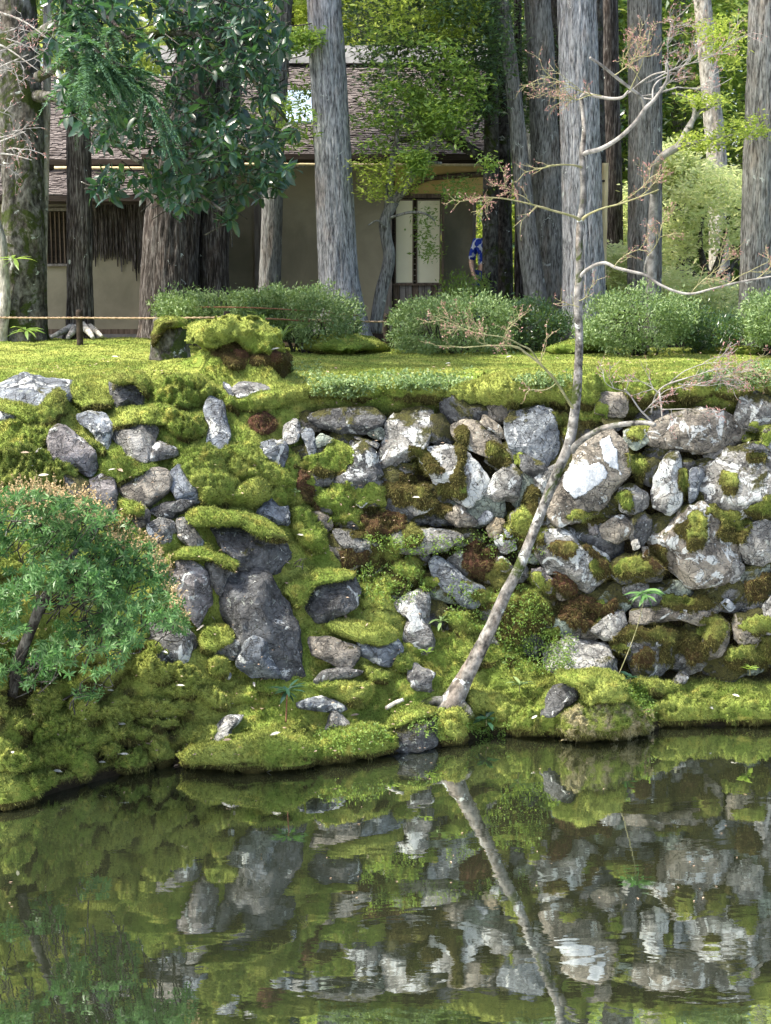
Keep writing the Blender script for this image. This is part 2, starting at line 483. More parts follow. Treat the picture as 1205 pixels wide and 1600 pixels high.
# ------------------------------------------------------------------ terrain: one surface from the pond bed to the far forest
# columns: photo x, then front knots (py, Y) from the water's edge up to the plateau's edge
COLS = [
 (-420, [(1330, 9.0), (1160, 9.15), (1040, 9.4), (860, 9.8), (740, 10.4), (645, 11.0), (600, 11.8)]),
 (0,   [(1268, 9.61), (1100, 9.85), (1010, 10.1), (860, 10.4), (745, 10.8), (655, 11.25), (600, 11.8)]),
 (100, [(1235, 10.02), (1090, 10.2), (1000, 10.35), (860, 10.6), (745, 10.95), (655, 11.35), (600, 11.85)]),
 (200, [(1208, 10.36), (1085, 10.5), (1010, 10.6), (880, 10.75), (770, 11.05), (670, 11.4), (597, 11.9)]),
 (268, [(1193, 10.55), (1090, 10.65), (1020, 10.72), (890, 10.82), (780, 11.1), (680, 11.42), (595, 11.9)]),
 (290, [(1196, 10.50), (1150, 10.62), (1045, 10.75), (890, 10.86), (780, 11.12), (680, 11.45), (590, 11.95)]),
 (370, [(1201, 10.44), (1130, 10.65), (1050, 10.85), (895, 11.0), (790, 11.25), (690, 11.55), (600, 11.95)]),
 (460, [(1198, 10.48), (1130, 10.65), (1060, 10.85), (970, 11.1), (840, 11.42), (700, 11.65), (612, 11.95)]),
 (560, [(1184, 10.68), (1120, 10.85), (1060, 11.0), (970, 11.25), (890, 11.5), (720, 11.7), (604, 11.95)]),
 (650, [(1172, 10.86), (1110, 11.0), (1050, 11.2), (985, 11.42), (910, 11.58), (740, 11.74), (603, 11.97)]),
 (726, [(1160, 11.05), (1122, 11.12), (1060, 11.3), (1000, 11.5), (930, 11.62), (740, 11.76), (600, 12.0)]),
 (760, [(1148, 11.24), (1118, 11.28), (1070, 11.38), (1010, 11.55), (960, 11.64), (740, 11.76), (598, 12.0)]),
 (900, [(1152, 11.18), (1110, 11.24), (1068, 11.38), (1030, 11.6), (960, 11.66), (740, 11.76), (596, 12.0)]),
 (1010,[(1146, 11.27), (1110, 11.34), (1075, 11.45), (1045, 11.62), (960, 11.68), (740, 11.78), (592, 12.05)]),
 (1040,[(1134, 11.46), (1112, 11.49), (1080, 11.54), (1048, 11.64), (960, 11.7), (740, 11.8), (592, 12.05)]),
 (1205,[(1133, 11.48), (1110, 11.5), (1080, 11.56), (1048, 11.66), (960, 11.72), (740, 11.82), (592, 12.1)]),
 (1700,[(1133, 11.48), (1110, 11.5), (1080, 11.56), (1048, 11.66), (960, 11.72), (740, 11.82), (592, 12.1)]),
]
def back_z(px):
    """height of the lawn crest at the left, falling to level ground at the right"""
    k = 1 - smooth((px - 200) / 130.0)
    return 0.12 * k
NF = 20      # samples per front span
def build_columns():
    pxs = np.arange(-420, 1701, 5.0)
    cx = np.array([c[0] for c in COLS], float)
    kpy = np.array([[k[0] for k in c[1]] for c in COLS], float)
    kY = np.array([[k[1] for k in c[1]] for c in COLS], float)
    # smooth knots between columns
    ipy = np.stack([np.interp(pxs, cx, kpy[:, i]) for i in range(7)], 1)
    iY = np.stack([np.interp(pxs, cx, kY[:, i]) for i in range(7)], 1)
    return pxs, ipy, iY
PXS, IPY, IY = build_columns()

def Y_at(px, py):
    px = np.atleast_1d(np.asarray(px, float)); py = np.atleast_1d(np.asarray(py, float))
    px, py = np.broadcast_arrays(px, py)
    t = np.clip((px - PXS[0]) / 5.0, 0, len(PXS) - 1.001)
    i = t.astype(int); f = (t - i)[..., None]
    kp = IPY[i] * (1 - f) + IPY[i + 1] * f
    kY = IY[i] * (1 - f) + IY[i + 1] * f
    out = kY[..., 0].copy()
    for q in range(6):
        a, b = kp[..., q], kp[..., q + 1]
        s = np.clip((a - py) / np.maximum(a - b, 1e-3), 0, 1)
        sel = py <= a
        out = np.where(sel, kY[..., q] + (kY[..., q + 1] - kY[..., q]) * s, out)
    # on the plateau: hit the level ground
    pl = py < kp[..., 6]
    m = mslope(py)
    z0 = CAMZ + mslope(kp[..., 6]) * kY[..., 6]
    Yp = np.clip((z0 - CAMZ) / np.minimum(m, -0.02), kY[..., 6], 20)
    return np.where(pl, Yp, out)

def soil_mask(px, py):
    """bare earth and brown growth where the stone wall stands"""
    m = smooth((px - 455) / 40.0) * smooth((py - 622) / 30.0)
    low = np.interp(px, [455, 500, 560, 600, 640, 760, 860, 1000, 1205, 1700], [740, 830, 900, 925, 960, 1000, 1045, 1060, 1062, 1062])
    return m * smooth((low - py) / 30.0 + 0.5)

def make_ground():
    rows = []
    npx = len(PXS)
    # under water
    x0 = P(PXS, IPY[:, 0], IY[:, 0])
    for dy, z in ((-1.6, -1.1), (-0.5, -0.75), (-0.12, -0.45), (-0.02, -0.15)):
        r = x0.copy(); r[:, 1] += dy; r[:, 2] = z; rows.append(r)
    srow = [np.ones(npx)] * 4
    for q in range(6):
        n = NF * 2 if q in (3, 4, 5) else NF
        for s in np.linspace(0, 1, n, endpoint=False):
            e = s
            py = IPY[:, q] * (1 - e) + IPY[:, q + 1] * e
            Y = IY[:, q] * (1 - e) + IY[:, q + 1] * e
            rows.append(P(PXS, py, Y)); srow.append(soil_mask(PXS, py))
    edge = P(PXS, IPY[:, 6], IY[:, 6])
    bz = back_z(PXS)
    for Y in list(np.arange(0, 1.0, 0.05)) + list(np.arange(1.0, 5.2, 0.09)):
        r = edge.copy(); f = (r[:, 1] + Y) / r[:, 1]
        r[:, 0] *= f; r[:, 1] += Y
        r[:, 2] = r[:, 2] + (2.575 - r[:, 2]) * smooth(Y / 1.2) + bz * smooth((Y - 1.8) / 3.0) * 1.0
        rows.append(r); srow.append(np.zeros(npx))
    last = rows[-1].copy()
    for r in rows[-60:]:
        q = (r[:, 1] > 11.9) & (r[:, 1] < 14.6)
        pxx = 602.5 + (r[:, 0] / r[:, 1]) * F / 1.0
        r[:, 2] += q * (0.24 * np.exp(-((pxx - 372) / 52) ** 4 - ((r[:, 1] - 12.75) / .55) ** 4) + 0.10 * np.exp(-((pxx - 300) / 90) ** 2 - ((r[:, 1] - 13.2) / .8) ** 2) + 0.05 * np.sin(pxx / 61.0 + r[:, 1] * 2.1) * np.exp(-((r[:, 1] - 12.8) / .8) ** 2))
    last = rows[-1].copy()
    for Y in (17.7, 18.3, 19, 20, 22, 25, 30, 40, 60, 100, 200):
        r = last.copy(); f = Y / r[:, 1]
        r[:, 0] *= f * (1 + max(0, (Y - 20)) * 0.03); r[:, 1] = Y
        r[:, 2] = 2.56 + 0.0 * Y - (0.05 if Y < 24 else 0) + (bz * max(0, 1 - (Y - 17.2) / 1.0))
        rows.append(r); srow.append(np.full(npx, smooth((Y - 17.2) / 0.8)))
    V = np.stack(rows, 0); S = np.stack(srow, 0)
    ny = V.shape[0]
    # uneven surface
    du = np.gradient(V, axis=1); dv = np.gradient(V, axis=0)
    N = unit(np.cross(du, dv))
    flat = smooth((V[..., 1] - 12.5) / 1.0)
    amp = 0.055 * (1 - flat) + 0.018 * flat
    amp = amp * smooth((V[..., 2] + 0.02) / 0.1)
    d = fbm(V * 3.1, 4, 0.55) * amp * 1.6 + np.abs(fbm(V * 9.0 + 5, 3, 0.55)) * amp * 0.7
    slope = smooth((11.9 - V[..., 1]) / 0.35) * (1 - S) * smooth((V[..., 2] - 0.03) / 0.12)
    PXG = np.broadcast_to(PXS, V.shape[:2])
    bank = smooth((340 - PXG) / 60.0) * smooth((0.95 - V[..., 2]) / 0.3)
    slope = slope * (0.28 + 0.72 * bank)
    hz_ = 0.27 + 0.06 * vnoise(V * [0.9, 0.9, 0.3] + 40)
    ph = V[..., 2] / hz_ + 1.5 * fbm(V * [1.3, 1.0, 1.0] + 9, 3) + 0.25 * vnoise(V * 5)
    fr = ph - np.floor(ph)
    ledge = np.where(fr < .82, (fr / .82) ** 1.3, 1 - (fr - .82) / .18)
    d = d + slope * (0.11 * (ledge - .5) + 0.10 * fbm(V * 2.4 + 60, 3))
    d = np.where(V[..., 1] > 17.6, fbm(V * 1.2) * 0.05, d)
    d = d - 0.11 * S * (V[..., 1] < 13)
    V = V + N * d[..., None]
    i, j = np.meshgrid(np.arange(ny - 1), np.arange(npx - 1), indexing='ij')
    f = np.stack([i*npx + j, i*npx + j + 1, (i+1)*npx + j + 1, (i+1)*npx + j], -1).reshape(-1, 4)
    S = np.maximum(S, 0.85 * bank * slope * smooth((-fbm(V * 2.4 + 60, 3) + .02) / .2) * smooth((.8 - V[..., 2]) / .2))  # darker earth tone in the hollows; also puts the left bank's shade into colour
    dry = 0.03 + slope * (0.5 * smooth((0.62 - fr) / .45) * (fr < .9) + 0.4 * smooth((-fbm(V * 2.4 + 60, 3) - .02) / .25))
    S = np.where((V[..., 1] < 12) & (V[..., 2] < 0.07), 1.0, S)
    dry = dry + 0.25 * smooth((vnoise(V * 1.9 + 3) - .25) / .3) * (V[..., 1] < 11.8) + 0.30 * smooth((fbm(V * 1.1 + 8, 3) - .12) / .25) * (V[..., 1] >= 11.8)
    bank_shade = smooth((330 - np.broadcast_to(PXS, dry.shape)) / 60) * (V[..., 2] < 0.75) * (V[..., 1] < 12)
    dry = dry + 0.10 * bank_shade  # left bank's shade put into the colour as browner moss
    return V.reshape(-1, 3), f, S.reshape(-1), dry.reshape(-1)

gv, gf, gs, gd = make_ground()
ground = add('moss_ground', mesh_np('moss_ground', gv, gf, True, {'soil_shade': gs, 'dry': gd}), M['moss'])
tag(ground, kind='structure')

# water
def mat_water():
    n = NT('pond_water')
    v = n.coords(False)
    big = n.noise(n.vecs(v, (0.5, 1.0, 1)), 2.2, 3, 0.5, 0.6)
    fine = n.noise(n.vecs(v, (0.55, 1.0, 1)), 11.0, 3, 0.5, 0.3)
    h = n.math('ADD', n.math('MULTIPLY', big, 1.0), n.math('MULTIPLY', fine, 0.16))
    nm = n.bump(h, 0.045, 0.05)
    d = n.n('BsdfDiffuse', {'Color': (0.017, 0.021, 0.012, 1)})
    g = n.n('BsdfGlossy', {'Color': (0.88, 0.92, 0.90, 1), 'Roughness': 0.015}); n.set(g, 'Normal', nm)
    fr = n.n('Fresnel', {'IOR': 2.05}); n.set(fr, 'Normal', nm)
    mx = n.n('MixShader'); n.set(mx, 0, n.math('ADD', n.math('MULTIPLY', fr.outputs[0], 0.85), 0.44, clamp=True)); n.set(mx, 1, d.outputs[0]); n.set(mx, 2, g.outputs[0])
    n.t.links.new(mx.outputs[0], n.out.inputs[0])
    return n.m
M['water'] = mat_water()
xs = np.linspace(-40, 40, 41); ys = np.linspace(-14, 12.2, 28)
gx, gy = np.meshgrid(xs, ys)
wv = np.stack([gx, gy, 0 * gx], -1).reshape(-1, 3)
i, j = np.meshgrid(np.arange(27), np.arange(40), indexing='ij')
wf = np.stack([i*41+j, i*41+j+1, (i+1)*41+j+1, (i+1)*41+j], -1).reshape(-1, 4)
water = tag(add('pond_water', mesh_np('pond_water', wv, wf), M['water']), kind='structure')

# ------------------------------------------------------------------ stones and moss cushions
ZC = 4.0
ZW, ZH = int(1500 / ZC), int(1400 / ZC)
gx_, gy_ = np.meshgrid((np.arange(ZW) + 0.5) * ZC - 150, (np.arange(ZH) + 0.5) * ZC)
ZB = Y_at(gx_.ravel(), gy_.ravel()).reshape(ZH, ZW)
def zget(px, py):
    i = np.clip(((np.asarray(px) + 150) / ZC).astype(int), 0, ZW - 1); j = np.clip((np.asarray(py) / ZC).astype(int), 0, ZH - 1)
    return ZB[j, i]
def zput(v):
    px, py = proj(v)
    i = ((px + 150) / ZC).astype(int); j = (py / ZC).astype(int)
    ok = (i >= 0) & (i < ZW) & (j >= 0) & (j < ZH)
    np.minimum.at(ZB, (j[ok], i[ok]), v[ok, 1])

def chaikin(p, k):
    p = np.asarray(p, float)
    for _ in range(k):
        q = np.roll(p, -1, 0)
        p = np.stack([p * .75 + q * .25, p * .25 + q * .75], 1).reshape(-1, 2)
    return p

def pinside(pts, poly):
    x, y = pts[:, 0], pts[:, 1]
    x0, y0 = poly[:, 0], poly[:, 1]; x1, y1 = np.roll(x0, -1), np.roll(y0, -1)
    c = ((y0[None] > y[:, None]) != (y1[None] > y[:, None])) & (x[:, None] < (x1 - x0)[None] * (y[:, None] - y0[None]) / ((y1 - y0)[None] + 1e-9) + x0[None])
    return c.sum(1) % 2 == 1

def centroid(p):
    x, y = p[:, 0], p[:, 1]; x1, y1 = np.roll(x, -1), np.roll(y, -1)
    a = x * y1 - x1 * y; A = a.sum()
    return np.array([((x + x1) * a).sum() / (3 * A), ((y + y1) * a).sum() / (3 * A)]), abs(A) / 2

def outline_r(poly, c, n=360):
    th = np.linspace(-np.pi, np.pi, n, endpoint=False)
    d = np.stack([np.cos(th), np.sin(th)], 1)
    a = poly - c; b = np.roll(a, -1, 0) - a
    R = np.zeros(n)
    for q in range(len(poly)):
        den = d[:, 0] * b[q, 1] - d[:, 1] * b[q, 0]
        den = np.where(np.abs(den) < 1e-9, 1e-9, den)
        t = (a[q, 0] * b[q, 1] - a[q, 1] * b[q, 0]) / den
        u = (a[q, 0] * d[:, 1] - a[q, 1] * d[:, 0]) / den
        R = np.where((t > 0) & (u >= -1e-6) & (u <= 1 + 1e-6), np.maximum(R, t), R)
    bad = R <= 0
    if bad.any(): R[bad] = np.median(R[~bad])
    return th, R

def blob(poly, thick=None, kind='rock', seed=0, push=0.0, tilt=0.7, level=None, tfac=0.5, Y0=None, grow=1.0):
    """closed 3D body whose outline from the pond's far bank is poly; thickness in metres. returns verts (world), faces"""
    rs = np.random.RandomState(seed * 7 + 3)
    poly = np.asarray(poly, float)
    c, A = centroid(poly)
    poly = c + (poly - c) * grow
    poly = (np.stack([poly * .86 + np.roll(poly, -1, 0) * .14, poly * .14 + np.roll(poly, -1, 0) * .86], 1).reshape(-1, 2) if kind == 'rock' else chaikin(poly, 2))
    th, R = outline_r(poly, c)
    size = math.sqrt(A)
    if level is None: level = 3 if size < 24 else (4 if size < (72 if kind == 'rock' else 110) else 5)
    # base plane of depth from what is already there
    k = np.linspace(-np.pi, np.pi, 24, endpoint=False)
    sp = np.vstack([c[None]] + [c + (np.interp(k, th, R, period=2*np.pi) * f)[:, None] * np.stack([np.cos(k), np.sin(k)], 1) for f in (.35, .7, .95)])
    ys = zget(sp[:, 0], sp[:, 1]) if Y0 is None else np.full(len(sp), Y0)
    Am = np.stack([np.ones(len(sp)), sp[:, 0] - c[0], sp[:, 1] - c[1]], 1)
    co = np.linalg.lstsq(Am, ys, rcond=None)[0]
    co[1] = np.clip(co[1], -0.004, 0.004) * tilt; co[2] = np.clip(co[2], -0.006, 0.0005) * tilt
    co[0] = np.median(ys)
    w_m = size * co[0] / F
    if thick is None: thick = w_m * tfac
    v, f = ico(level)
    a, b, cc = v[:, 0], v[:, 1], v[:, 2]
    rho = np.sqrt(a * a + b * b); t = np.arctan2(b, a)
    e = 0.5 if kind == 'rock' else 0.7
    q = rho ** e
    w = np.stack([q * np.cos(t), q * np.sin(t), np.sign(cc) * np.abs(cc) ** (0.8 if kind == 'rock' else 0.75)], 1)
    if kind == 'rock':
        n0 = unit(np.array([rs.normal() * .22, -.18 + rs.normal() * .22, 1.0])); w = w - np.maximum(w @ n0 - rs.uniform(.5, .68), 0)[:, None] * n0 * .97
        for _ in range(rs.randint(7, 11)):
            n = rs.normal(size=3); n[2] = abs(n[2]) * 1.2 + 0.45; n /= np.linalg.norm(n)
            d = rs.uniform(0.5, 0.82)
            s = w @ n - d
            w = w - np.maximum(s, 0)[:, None] * n * 0.96
        w = w * (1 + 0.05 * fbm(w * 1.7 + seed * 3.3, 3))[:, None]
        rg = 1 - np.abs(vnoise(w * 3.4 + seed)) * 2
        w = w * (1 + 0.03 * rg + 0.04 * fbm(w * 7 + seed, 3))[:, None]
        cell = np.round(vnoise(w * 2.6 + seed * 1.7) * 4) / 4
        w = w * (1 + 0.07 * cell)[:, None]
    else:
        w = w * (1 + 0.34 * fbm(w * 1.5 + seed * 2.1, 3))[:, None]
        k_ = size / 60.0
        w = w * (1 + 0.16 * np.abs(vnoise(w * 3.2 * max(.6, k_) + seed)) - 0.05 + 0.07 * np.abs(vnoise(w * 7 * max(.6, k_))) + 0.03 * vnoise(w * 15 * max(.6, k_)))[:, None]
    rr = np.interp(t, th, R, period=2*np.pi)
    wl = np.hypot(w[:, 0], w[:, 1])
    px = c[0] + rr * wl * np.cos(t); py = c[1] + rr * wl * np.sin(t)
    Y = co[0] + co[1] * (px - c[0]) + co[2] * (py - c[1]) - push - thick * w[:, 2]
    return P(px, py, Y), f[:, ::-1], c

ROCKS = []
def place(name, v, f, mat, parent=None, sharp=None, attrs=None, color=None, lichen=0.0):
    o = add_rel(name, v, f, mat, parent, True, attrs)
    if sharp: o.data.set_sharp_from_angle(angle=math.radians(sharp))
    if color: o.color = color
    if mat is M['rock']: o['lichen'] = lichen
    zput(v)
    return o

TONES = {'g': (1.0, 1.0, 0.98), 'b': (0.84, 0.95, 1.10), 'd': (0.5, 0.52, 0.55), 'w': (1.45, 1.45, 1.42), 't': (1.55, 1.30, 0.92), 'n': (1.1, 1.0, 0.86), 'v': (0.95, 1.12, 0.98), 'p': (1.15, 1.08, 1.1)}
SEED = [100]
def rock(poly, tone='g', moss=0.2, lichen=0.0, name='stone', parent=None, **k):
    SEED[0] += 1
    v, f, c = blob(poly, kind='rock', seed=SEED[0], **k)
    t = TONES[tone]
    o = place(name, v, f, M['rock'], parent, 26, None, (t[0] * (.85 if name == 'boulder' else 1), t[1] * (.86 if name == 'boulder' else 1), t[2] * (.88 if name == 'boulder' else 1), moss), lichen)
    ROCKS.append((o, v, f))
    return o

MOSSM = []   # (verts, faces, dry, red) of everything that carries moss blades
def moss(poly, dry=0.15, red=0.0, name='moss_cushion', parent=None, tfac=0.36, push=0.02, **k):
    SEED[0] += 1
    v, f, c = blob(poly, kind='moss', seed=SEED[0], tfac=tfac, push=push, **k)
    # tops are fresh, hanging fringes are old brown growth
    zz = v[:, 2]; h = (zz - zz.min()) / max(1e-6, zz.max() - zz.min())
    dr = np.clip(dry + 0.55 * smooth((0.46 - h + .18 * vnoise(v * 6)) / 0.36), 0, 1)
    dr = np.maximum(dr, .95 * smooth((.10 - v[:, 2]) / .07))
    o = place(name, v, f, M['moss'], parent, None, {'dry': dr, 'red': np.full(len(v), red)})
    MOSSM.append((v, f, dr, np.full(len(v), red)))
    if v[:, 1].max() < 14 and name == 'moss_mound': BLOBS.append((v, f))
    return o

_bv = {}
BLOBS = []
def solids(bare=False):
    key = ('b', len(BLOBS)) if bare else ('r', len(ROCKS), len(BLOBS))
    if _bv.get('k') != key:
        vs = [gv]; fs = [np.vstack([gf[:, [0, 1, 2]], gf[:, [0, 2, 3]]])]; off = len(gv)
        for v, f in (BLOBS if bare else [(q[1], q[2]) for q in ROCKS] + BLOBS):
            vs.append(v); fs.append(f + off); off += len(v)
        V_ = np.vstack(vs); F_ = np.vstack(fs)
        m = (V_[F_[:, 0], 1] < 17.5)
        _bv['b'] = BVHTree.FromPolygons(V_.tolist(), F_[m].tolist()); _bv['k'] = key
    return _bv['b']
def drape(poly, dry=0.2, red=0.0, name='moss_mound', parent=None, thick=0.05, rag=0.5, blur=2, step=3.2, bare=False):
    """moss that lies on whatever stones and earth are there: thin at its ragged rim, thicker inside"""
    SEED[0] += 1
    poly = chaikin(np.asarray(poly, float), 2); c, A = centroid(poly)
    poly = c + (poly - c) * 1.12
    x0, y0 = poly.min(0) - step * 2; x1, y1 = poly.max(0) + step * 2
    X, Y_ = np.meshgrid(np.arange(x0, x1, step), np.arange(y0, y1, step))
    pts = np.stack([X.ravel(), Y_.ravel()], 1)
    a = poly; b = np.roll(poly, -1, 0) - poly
    w = pts[:, None] - a[None]
    tt = np.clip((w * b[None]).sum(2) / np.maximum((b * b).sum(1), 1e-9)[None], 0, 1)
    dist = np.sqrt(((w - tt[..., None] * b[None]) ** 2).sum(2)).min(1)
    sg = np.where(pinside(pts, poly), dist, -dist)
    rad = max(6.0, math.sqrt(A) * .5)
    q = np.stack([pts[:, 0] * .05, pts[:, 1] * .05, np.full(len(pts), SEED[0] * 1.7)], 1)
    nz = fbm(q, 4, .62)
    prof = sg / rad + rag * nz * .9
    ins = prof > 0
    bvh = solids(bare); D = np.full(len(pts), np.nan); cp = Vector((0, 0, CAMZ))
    for k in np.where(sg > -step * 3)[0]:
        dd = PV(pts[k, 0], pts[k, 1], 10) - cp
        h = bvh.ray_cast(cp, dd.normalized())
        if h[0] is not None: D[k] = h[0][1]
    D = D.reshape(X.shape); m0 = np.nanmedian(D) if np.isfinite(D).any() else 11.5
    D = np.where(np.isnan(D), m0, D)
    raw = D.copy()
    for _ in range(blur):
        E = np.pad(D, 1, mode='edge')
        D = (E[1:-1, 1:-1] * 2 + E[:-2, 1:-1] + E[2:, 1:-1] + E[1:-1, :-2] + E[1:-1, 2:]) / 6
    D = D.ravel()
    lump = 0.6 + 0.8 * np.abs(vnoise(q * 2.2)) + .35 * vnoise(q * 5)
    if bare and c[0] > 300: lump = .85 + .35 * np.abs(vnoise(q * 2.2)) + .12 * vnoise(q * 5)
    hgt = thick * np.clip(prof / .7, -.3, 1.0) ** 1.0 if False else thick * np.sign(prof) * np.minimum(np.abs(prof) / .5, 1) ** .6 * lump
    Yv = np.where(prof > .05, np.minimum(D, raw.ravel() + .01) - hgt, D - hgt + .012)
    v = P(pts[:, 0], pts[:, 1], Yv); v[:, 2] += .35 * np.maximum(hgt, 0)
    h_, w_ = X.shape
    i, j = np.meshgrid(np.arange(h_ - 1), np.arange(w_ - 1), indexing='ij')
    f = np.stack([i*w_+j, (i+1)*w_+j, (i+1)*w_+j+1, i*w_+j+1], -1).reshape(-1, 4)
    near = prof > -.12
    f = f[near[f].all(1) & (np.ptp(Yv[f], axis=1) < .22)]
    if len(f) < 4: return None
    us = np.unique(f); mp = -np.ones(len(v), int); mp[us] = np.arange(len(us))
    v = v[us]; f = mp[f]
    yn = (pts[us, 1] - poly[:, 1].min()) / max(1, np.ptp(poly[:, 1]))
    dr = np.clip(dry + .45 * smooth((yn + .25 * nz[us] - .62) / .35) + .25 * smooth((.25 - prof[us]) / .3), 0, 1)
    dr = np.maximum(dr, .95 * smooth((.10 - v[:, 2]) / .07))
    o = place(name, v, f, M['moss'], parent, None, {'dry': dr, 'red': np.full(len(v), red)})
    ft = np.vstack([f[:, [0, 1, 2]], f[:, [0, 2, 3]]])
    MOSSM.append((v, ft, dr, np.full(len(v), red)))
    return o

